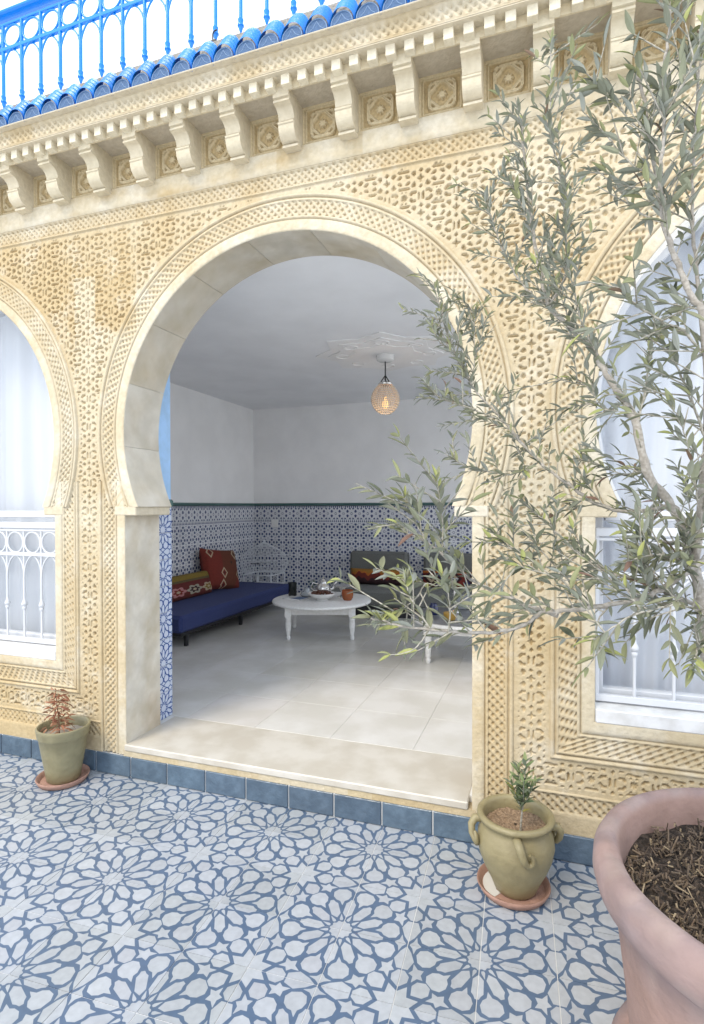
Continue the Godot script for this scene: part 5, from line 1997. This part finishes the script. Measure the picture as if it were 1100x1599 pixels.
# ------------------------------------------------------------------ olive tree: [first radius, last radius, points]
const LIMBS := [
	[0.022, 0.013, [Vector3(1.419, 0.554, 0.800), Vector3(1.385, 0.746, 0.800), Vector3(1.355, 0.923, 0.800), Vector3(1.343, 1.025, 0.800), Vector3(1.336, 1.094, 0.790), Vector3(1.325, 1.142, 0.780), Vector3(1.313, 1.211, 0.760), Vector3(1.290, 1.254, 0.750), Vector3(1.252, 1.321, 0.730), Vector3(1.235, 1.422, 0.710), Vector3(1.212, 1.481, 0.700)]],
	[0.012, 0.004, [Vector3(1.212, 1.481, 0.700), Vector3(1.195, 1.507, 0.690), Vector3(1.170, 1.558, 0.680), Vector3(1.144, 1.619, 0.660), Vector3(1.094, 1.680, 0.640), Vector3(1.051, 1.741, 0.620), Vector3(1.032, 1.824, 0.600), Vector3(1.016, 1.925, 0.580), Vector3(1.003, 2.013, 0.570), Vector3(0.996, 2.098, 0.560), Vector3(0.986, 2.203, 0.550), Vector3(0.986, 2.261, 0.550)]],
	[0.005, 0.002, [Vector3(1.051, 1.741, 0.620), Vector3(1.075, 1.777, 0.620), Vector3(1.090, 1.822, 0.630), Vector3(1.089, 1.915, 0.630), Vector3(1.084, 1.993, 0.630), Vector3(1.072, 2.073, 0.630), Vector3(1.060, 2.130, 0.630), Vector3(1.054, 2.248, 0.630), Vector3(1.054, 2.385, 0.630)]],
	[0.004, 0.002, [Vector3(1.153, 1.603, 0.670), Vector3(1.131, 1.648, 0.690), Vector3(1.116, 1.684, 0.710), Vector3(1.099, 1.752, 0.730), Vector3(1.092, 1.792, 0.740)]],
	[0.005, 0.002, [Vector3(1.072, 1.712, 0.630), Vector3(1.005, 1.793, 0.580), Vector3(0.974, 1.842, 0.560), Vector3(0.940, 1.911, 0.540), Vector3(0.918, 1.980, 0.530), Vector3(0.900, 2.043, 0.520), Vector3(0.886, 2.103, 0.520)]],
	[0.012, 0.004, [Vector3(1.331, 1.120, 0.790), Vector3(1.329, 1.281, 0.860), Vector3(1.322, 1.442, 0.920), Vector3(1.305, 1.575, 0.960), Vector3(1.291, 1.606, 0.960), Vector3(1.274, 1.652, 0.960), Vector3(1.255, 1.704, 0.960), Vector3(1.246, 1.754, 0.950), Vector3(1.239, 1.800, 0.950), Vector3(1.229, 1.878, 0.940), Vector3(1.219, 1.942, 0.940), Vector3(1.214, 2.007, 0.930), Vector3(1.200, 2.048, 0.930)]],
	[0.006, 0.003, [Vector3(1.242, 1.765, 0.950), Vector3(1.234, 1.825, 0.980), Vector3(1.239, 1.891, 0.980), Vector3(1.241, 1.941, 0.980), Vector3(1.239, 2.002, 0.980), Vector3(1.246, 2.074, 0.980), Vector3(1.252, 2.138, 0.980)]],
	[0.006, 0.003, [Vector3(1.313, 1.530, 0.940), Vector3(1.305, 1.664, 0.920), Vector3(1.299, 1.757, 0.910), Vector3(1.298, 1.822, 0.910), Vector3(1.301, 1.892, 0.910), Vector3(1.307, 1.990, 0.900), Vector3(1.317, 2.105, 0.900)]],
	[0.003, 0.0015, [Vector3(1.238, 1.875, 0.960), Vector3(1.211, 1.938, 0.930), Vector3(1.191, 1.973, 0.920), Vector3(1.161, 2.041, 0.900), Vector3(1.128, 2.083, 0.880)]],
	[0.003, 0.0015, [Vector3(1.238, 1.835, 0.950), Vector3(1.205, 1.879, 0.920), Vector3(1.179, 1.924, 0.900), Vector3(1.158, 1.973, 0.880), Vector3(1.137, 1.994, 0.870)]],
	[0.003, 0.0015, [Vector3(1.238, 1.758, 0.950), Vector3(1.210, 1.802, 0.910), Vector3(1.188, 1.844, 0.890), Vector3(1.174, 1.890, 0.870), Vector3(1.150, 1.924, 0.860)]],
	[0.004, 0.002, [Vector3(1.241, 1.929, 0.980), Vector3(1.260, 1.956, 1.000), Vector3(1.277, 1.990, 1.020), Vector3(1.291, 2.039, 1.020)]],
	[0.008, 0.0025, [Vector3(1.294, 1.244, 0.755), Vector3(1.224, 1.230, 0.700), Vector3(1.154, 1.251, 0.660), Vector3(1.099, 1.297, 0.620), Vector3(1.037, 1.349, 0.570), Vector3(0.978, 1.420, 0.530), Vector3(0.926, 1.489, 0.500), Vector3(0.886, 1.535, 0.480), Vector3(0.848, 1.583, 0.460), Vector3(0.823, 1.630, 0.450), Vector3(0.790, 1.698, 0.440), Vector3(0.764, 1.764, 0.430), Vector3(0.743, 1.841, 0.420), Vector3(0.726, 1.908, 0.420)]],
	[0.003, 0.0015, [Vector3(0.790, 1.698, 0.440), Vector3(0.758, 1.716, 0.460), Vector3(0.739, 1.743, 0.470), Vector3(0.728, 1.778, 0.470)]],
	[0.003, 0.0015, [Vector3(0.844, 1.589, 0.460), Vector3(0.848, 1.672, 0.440), Vector3(0.845, 1.748, 0.430), Vector3(0.854, 1.823, 0.430)]],
	[0.004, 0.0015, [Vector3(0.940, 1.473, 0.510), Vector3(0.881, 1.500, 0.520), Vector3(0.830, 1.521, 0.530), Vector3(0.770, 1.546, 0.540), Vector3(0.738, 1.566, 0.550)]],
	[0.003, 0.0015, [Vector3(1.024, 1.358, 0.560), Vector3(0.959, 1.327, 0.580), Vector3(0.906, 1.334, 0.600), Vector3(0.848, 1.347, 0.620), Vector3(0.808, 1.377, 0.630)]],
	[0.01, 0.003, [Vector3(1.345, 1.143, 0.820), Vector3(1.284, 1.102, 0.860), Vector3(1.252, 1.082, 0.880), Vector3(1.218, 1.068, 0.900), Vector3(1.159, 1.057, 0.930), Vector3(1.104, 1.049, 0.950), Vector3(1.036, 1.042, 0.980), Vector3(1.008, 1.022, 1.000), Vector3(0.954, 1.009, 1.020), Vector3(0.894, 1.009, 1.040), Vector3(0.837, 1.015, 1.060), Vector3(0.786, 1.019, 1.070), Vector3(0.761, 1.026, 1.080), Vector3(0.734, 1.036, 1.090)]],
	[0.003, 0.0015, [Vector3(0.840, 1.016, 1.060), Vector3(0.820, 1.047, 1.060), Vector3(0.799, 1.074, 1.050), Vector3(0.784, 1.103, 1.040)]],
	[0.003, 0.0015, [Vector3(0.872, 1.011, 1.050), Vector3(0.878, 1.058, 1.070), Vector3(0.875, 1.089, 1.080), Vector3(0.867, 1.118, 1.090)]],
	[0.003, 0.001, [Vector3(0.837, 1.013, 1.060), Vector3(0.832, 1.000, 1.100), Vector3(0.817, 0.988, 1.130), Vector3(0.785, 0.983, 1.140)]],
	[0.008, 0.002, [Vector3(1.064, 1.039, 0.970), Vector3(1.006, 1.051, 0.950), Vector3(0.948, 1.072, 0.940), Vector3(0.899, 1.095, 0.930), Vector3(0.852, 1.131, 0.930), Vector3(0.835, 1.149, 0.930), Vector3(0.807, 1.172, 0.940), Vector3(0.777, 1.184, 0.950), Vector3(0.748, 1.208, 0.960)]],
	[0.003, 0.0015, [Vector3(0.807, 1.172, 0.940), Vector3(0.785, 1.212, 0.930), Vector3(0.771, 1.246, 0.930), Vector3(0.754, 1.270, 0.930)]],
	[0.003, 0.0015, [Vector3(0.839, 1.149, 0.930), Vector3(0.838, 1.205, 0.910), Vector3(0.831, 1.252, 0.900), Vector3(0.823, 1.300, 0.900)]],
	[0.003, 0.0015, [Vector3(0.913, 1.084, 0.950), Vector3(0.877, 1.082, 0.980), Vector3(0.851, 1.088, 1.000), Vector3(0.821, 1.093, 1.010), Vector3(0.789, 1.107, 1.020)]],
	[0.003, 0.0015, [Vector3(0.821, 1.093, 1.010), Vector3(0.802, 1.064, 1.020), Vector3(0.779, 1.045, 1.030), Vector3(0.745, 1.035, 1.040)]],
	[0.008, 0.003, [Vector3(1.346, 1.035, 0.800), Vector3(1.288, 1.064, 0.840), Vector3(1.259, 1.076, 0.840), Vector3(1.215, 1.095, 0.830), Vector3(1.165, 1.106, 0.800), Vector3(1.120, 1.135, 0.770), Vector3(1.082, 1.169, 0.740), Vector3(1.040, 1.212, 0.720), Vector3(1.012, 1.230, 0.710)]],
	[0.004, 0.002, [Vector3(1.293, 1.049, 0.850), Vector3(1.227, 1.066, 0.900), Vector3(1.168, 1.099, 0.930), Vector3(1.127, 1.108, 0.950), Vector3(1.081, 1.105, 0.970), Vector3(1.036, 1.120, 0.980), Vector3(0.984, 1.136, 0.990)]],
	[0.004, 0.002, [Vector3(1.341, 1.029, 0.820), Vector3(1.277, 1.061, 0.920), Vector3(1.211, 1.059, 1.000), Vector3(1.184, 1.053, 1.020), Vector3(1.146, 1.029, 1.040), Vector3(1.120, 1.013, 1.050)]],
	[0.003, 0.0015, [Vector3(1.159, 1.057, 0.930), Vector3(1.138, 1.028, 0.950), Vector3(1.132, 0.994, 0.960), Vector3(1.148, 0.973, 0.970)]],
	[0.008, 0.004, [Vector3(1.312, 1.165, 0.780), Vector3(1.277, 1.170, 0.800), Vector3(1.250, 1.179, 0.820), Vector3(1.225, 1.190, 0.830)]],
	[0.004, 0.002, [Vector3(1.235, 1.422, 0.710), Vector3(1.253, 1.501, 0.700), Vector3(1.261, 1.557, 0.700), Vector3(1.266, 1.592, 0.700), Vector3(1.271, 1.656, 0.700)]],
	[0.004, 0.002, [Vector3(1.320, 1.509, 0.930), Vector3(1.272, 1.553, 0.970), Vector3(1.243, 1.561, 0.990), Vector3(1.210, 1.580, 1.010), Vector3(1.181, 1.595, 1.030), Vector3(1.165, 1.615, 1.040)]],
	[0.003, 0.0015, [Vector3(1.316, 1.256, 0.880), Vector3(1.304, 1.310, 0.900), Vector3(1.289, 1.362, 0.920), Vector3(1.274, 1.402, 0.930), Vector3(1.260, 1.425, 0.940)]],
	[0.004, 0.002, [Vector3(1.212, 1.481, 0.700), Vector3(1.181, 1.469, 0.660), Vector3(1.156, 1.506, 0.630), Vector3(1.132, 1.543, 0.610), Vector3(1.100, 1.563, 0.600)]],
	[0.003, 0.0015, [Vector3(1.252, 1.321, 0.730), Vector3(1.217, 1.317, 0.700), Vector3(1.187, 1.326, 0.680), Vector3(1.160, 1.342, 0.670)]],
	[0.004, 0.002, [Vector3(1.325, 1.363, 0.900), Vector3(1.286, 1.468, 0.920), Vector3(1.263, 1.514, 0.930), Vector3(1.252, 1.539, 0.930), Vector3(1.231, 1.564, 0.930)]],
	[0.004, 0.002, [Vector3(1.108, 1.134, 0.760), Vector3(1.081, 1.118, 0.780), Vector3(1.041, 1.112, 0.800), Vector3(1.001, 1.136, 0.820), Vector3(0.961, 1.161, 0.830), Vector3(0.935, 1.189, 0.840)]],
	[0.004, 0.002, [Vector3(1.331, 1.114, 0.790), Vector3(1.277, 1.145, 0.860), Vector3(1.223, 1.151, 0.920), Vector3(1.182, 1.138, 0.950)]],
	[0.003, 0.0015, [Vector3(1.336, 0.977, 0.820), Vector3(1.301, 0.993, 0.950), Vector3(1.279, 0.981, 1.020), Vector3(1.272, 0.975, 1.040)]],
]

func smooth_path(pts: Array, per: int) -> Array:
	var out := []
	for i in pts.size() - 1:
		var p0: Vector3 = pts[maxi(i - 1, 0)]
		var p1: Vector3 = pts[i]
		var p2: Vector3 = pts[i + 1]
		var p3: Vector3 = pts[mini(i + 2, pts.size() - 1)]
		for k in per:
			out.append(p1.cubic_interpolate(p2, p0, p3, float(k) / per))
	out.append(pts[pts.size() - 1])
	return out

func olive_tree() -> void:
	var tree := thing("olive_tree", "leggy grey barked olive tree growing from the big terracotta tub", "olive tree", Vector3(1.46, 0.44, 0.79))
	var org := tree.position
	var r := RandomNumberGenerator.new()
	r.seed = 99
	var sites := []      # [place, direction, scale, tone]
	var twig_parts := []
	for b in LIMBS.size():
		var limb: Array = LIMBS[b]
		var raw: Array = limb[2].duplicate()
		if b == 0:
			raw.push_front(Vector3(1.46, 0.42, 0.79))
		var path := smooth_path(raw, 5)
		var radii := []
		var pts := []
		for i in path.size():
			var f := float(i) / (path.size() - 1)
			radii.append(0.64 * lerpf(limb[0], limb[1], pow(f, 0.8)) * (1.0 + 0.10 * sin(i * 1.7 + b)))
			pts.append(path[i] - org + Vector3(r.randf_range(-1, 1), r.randf_range(-1, 1), r.randf_range(-1, 1)) * minf(0.0016, limb[1]))
		var g := Geo.new()
		g.tube(pts, radii, 12 if b < 2 or limb[0] > 0.009 else 8)
		part("trunk" if b == 0 else "branch", g, mats["bark"] if limb[0] > 0.0045 else mats["twig_bark"], tree)
		# leaves and short side shoots along the branch
		var walked := 0.0
		var next_leaf := 0.0
		var next_twig := 0.02
		var roll := r.randf() * TAU
		for i in path.size() - 1:
			var a: Vector3 = path[i]
			var d: Vector3 = path[i + 1] - a
			var f := float(i) / (path.size() - 1)
			var rad: float = radii[i]
			var seg := d.length()
			var dir := d.normalized()
			walked += seg
			if (b == 0 and f < 0.8) or limb[1] < 0.0012:
				continue
			var near := 1.0 if a.z < 0.86 else (1.5 if a.x > 0.66 else 4.0)
			while next_twig < walked:
				var q := a + dir * (seg - (walked - next_twig))
				next_twig += near * r.randf_range(0.012, 0.030) * (1.0 if rad < 0.007 else 1.6)
				var side := dir.cross(Vector3(r.randfn(), r.randfn(), r.randfn())).normalized()
				var td := (side + dir * r.randf_range(0.2, 0.9) + Vector3(0, 0.35, 0)).normalized()
				var tl := r.randf_range(0.04, 0.13) * (1.0 if rad < 0.008 else 0.8)
				shoot(q, td, tl, r, sites, twig_parts, org, b)
			while rad < 0.0042 and next_leaf < walked:
				var q := a + dir * (seg - (walked - next_leaf))
				next_leaf += near * r.randf_range(0.012, 0.024)
				roll += PI / 2 + r.randf_range(-0.3, 0.3)
				leaf_pair(q, dir, roll, r, sites, f)
			next_leaf = maxf(next_leaf, walked)
		# tuft at the tip
		var tip: Vector3 = path[path.size() - 1]
		var last: Vector3 = (tip - path[path.size() - 2]).normalized()
		for k in (5 if limb[1] > 0.0012 else 1):
			leaf_pair(tip - last * 0.008 * k, last, k * 1.57, r, sites, 1.3)
	var tw := Geo.new()
	for t in twig_parts:
		tw.tube(t, [0.0017, 0.0013, 0.0008], 5)
	part("twigs", tw, mats["twig_bark"], tree).set_meta("kind", "stuff")
	# leaves: nearest ones singly, the rest as one mass
	var pal := [
		[Color(0.185, 0.192, 0.120), Color(0.27, 0.28, 0.215)], [Color(0.105, 0.115, 0.075), Color(0.22, 0.235, 0.185)],
		[Color(0.225, 0.232, 0.125), Color(0.29, 0.30, 0.205)], [Color(0.27, 0.285, 0.105), Color(0.31, 0.325, 0.17)],
		[Color(0.165, 0.178, 0.135), Color(0.31, 0.325, 0.275)], [Color(0.17, 0.105, 0.075), Color(0.22, 0.15, 0.105)]]
	var meshes := []
	for c in pal:
		for v in 2:
			meshes.append(leaf_mesh(0.040, 0.0088 if v == 0 else 0.0106, 0.10 + 0.16 * v, c[0], c[1], mats["leaf"]))
	var eye := Vector3(1.045, 1.245, 2.095)
	sites.sort_custom(func(a, b): return a[0].distance_squared_to(eye) < b[0].distance_squared_to(eye))
	var piles := []
	for k in meshes.size():
		piles.append([])
	for k in sites.size():
		var s: Array = sites[k]
		var kind: int = s[3] * 2 + (k % 2)
		var xf := Transform3D(look(s[1], s[4]).scaled_local(Vector3.ONE * s[2]), s[0] - org)
		if k < 290:
			var o := put("leaf", meshes[kind], tree)
			o.transform = xf
		else:
			piles[kind].append(xf)
	print("leaves ", sites.size())
	for k in meshes.size():
		if piles[k].is_empty():
			continue
		var mm := MultiMesh.new()
		mm.transform_format = MultiMesh.TRANSFORM_3D
		mm.mesh = meshes[k]
		mm.instance_count = piles[k].size()
		for i in piles[k].size():
			mm.set_instance_transform(i, piles[k][i])
		var o := MultiMeshInstance3D.new()
		o.multimesh = mm
		o.name = numbered("foliage", tree)
		tree.add_child(o, true)
		o.set_meta("kind", "stuff")

func shoot(q: Vector3, d: Vector3, len: float, r: RandomNumberGenerator, sites: Array, twigs: Array, org: Vector3, b: int) -> void:
	var bend := Vector3(r.randfn(), r.randfn() * 0.6 + 0.3, r.randfn()) * len * 0.16
	var mid := q + d * len * 0.5 + bend * 0.5
	var tip := q + d * len + bend
	twigs.append([q - org, mid - org, tip - org])
	var n := int(len / (0.0150 if q.z < 0.86 else 0.021))
	var roll := r.randf() * TAU
	for k in n:
		var f := (k + 1.2) / (n + 0.5)
		var p := q.lerp(mid, f * 2.0) if f < 0.5 else mid.lerp(tip, f * 2.0 - 1.0)
		roll += PI / 2 + r.randf_range(-0.35, 0.35)
		if r.randf() < 0.86:
			leaf_pair(p, (tip - mid).normalized() if f > 0.5 else (mid - q).normalized(), roll, r, sites, f)

func leaf_pair(p: Vector3, dir: Vector3, roll: float, r: RandomNumberGenerator, sites: Array, f: float) -> void:
	var side := dir.cross(Vector3(0.13, 1.0, 0.31)).normalized()
	var other := dir.cross(side)
	for s in [-1.0, 1.0]:
		if r.randf() < 0.2:
			continue
		var out: Vector3 = (side * cos(roll) + other * sin(roll)) * s
		var d: Vector3 = (out * r.randf_range(0.5, 1.0) + dir * r.randf_range(0.7, 1.5) + Vector3(0, 0.1, 0)).normalized()
		var tone: int = 5 if r.randf() < 0.012 else (3 if (f > 0.8 and r.randf() < 0.35) else [0, 1, 2, 4, 0, 4][r.randi() % 6])
		sites.append([p, d, r.randf_range(0.60, 1.10) * (0.8 if f > 1.0 else 1.0) * (0.95 if p.z < 0.86 else 1.15), tone, r.randf_range(-0.9, 0.9)])
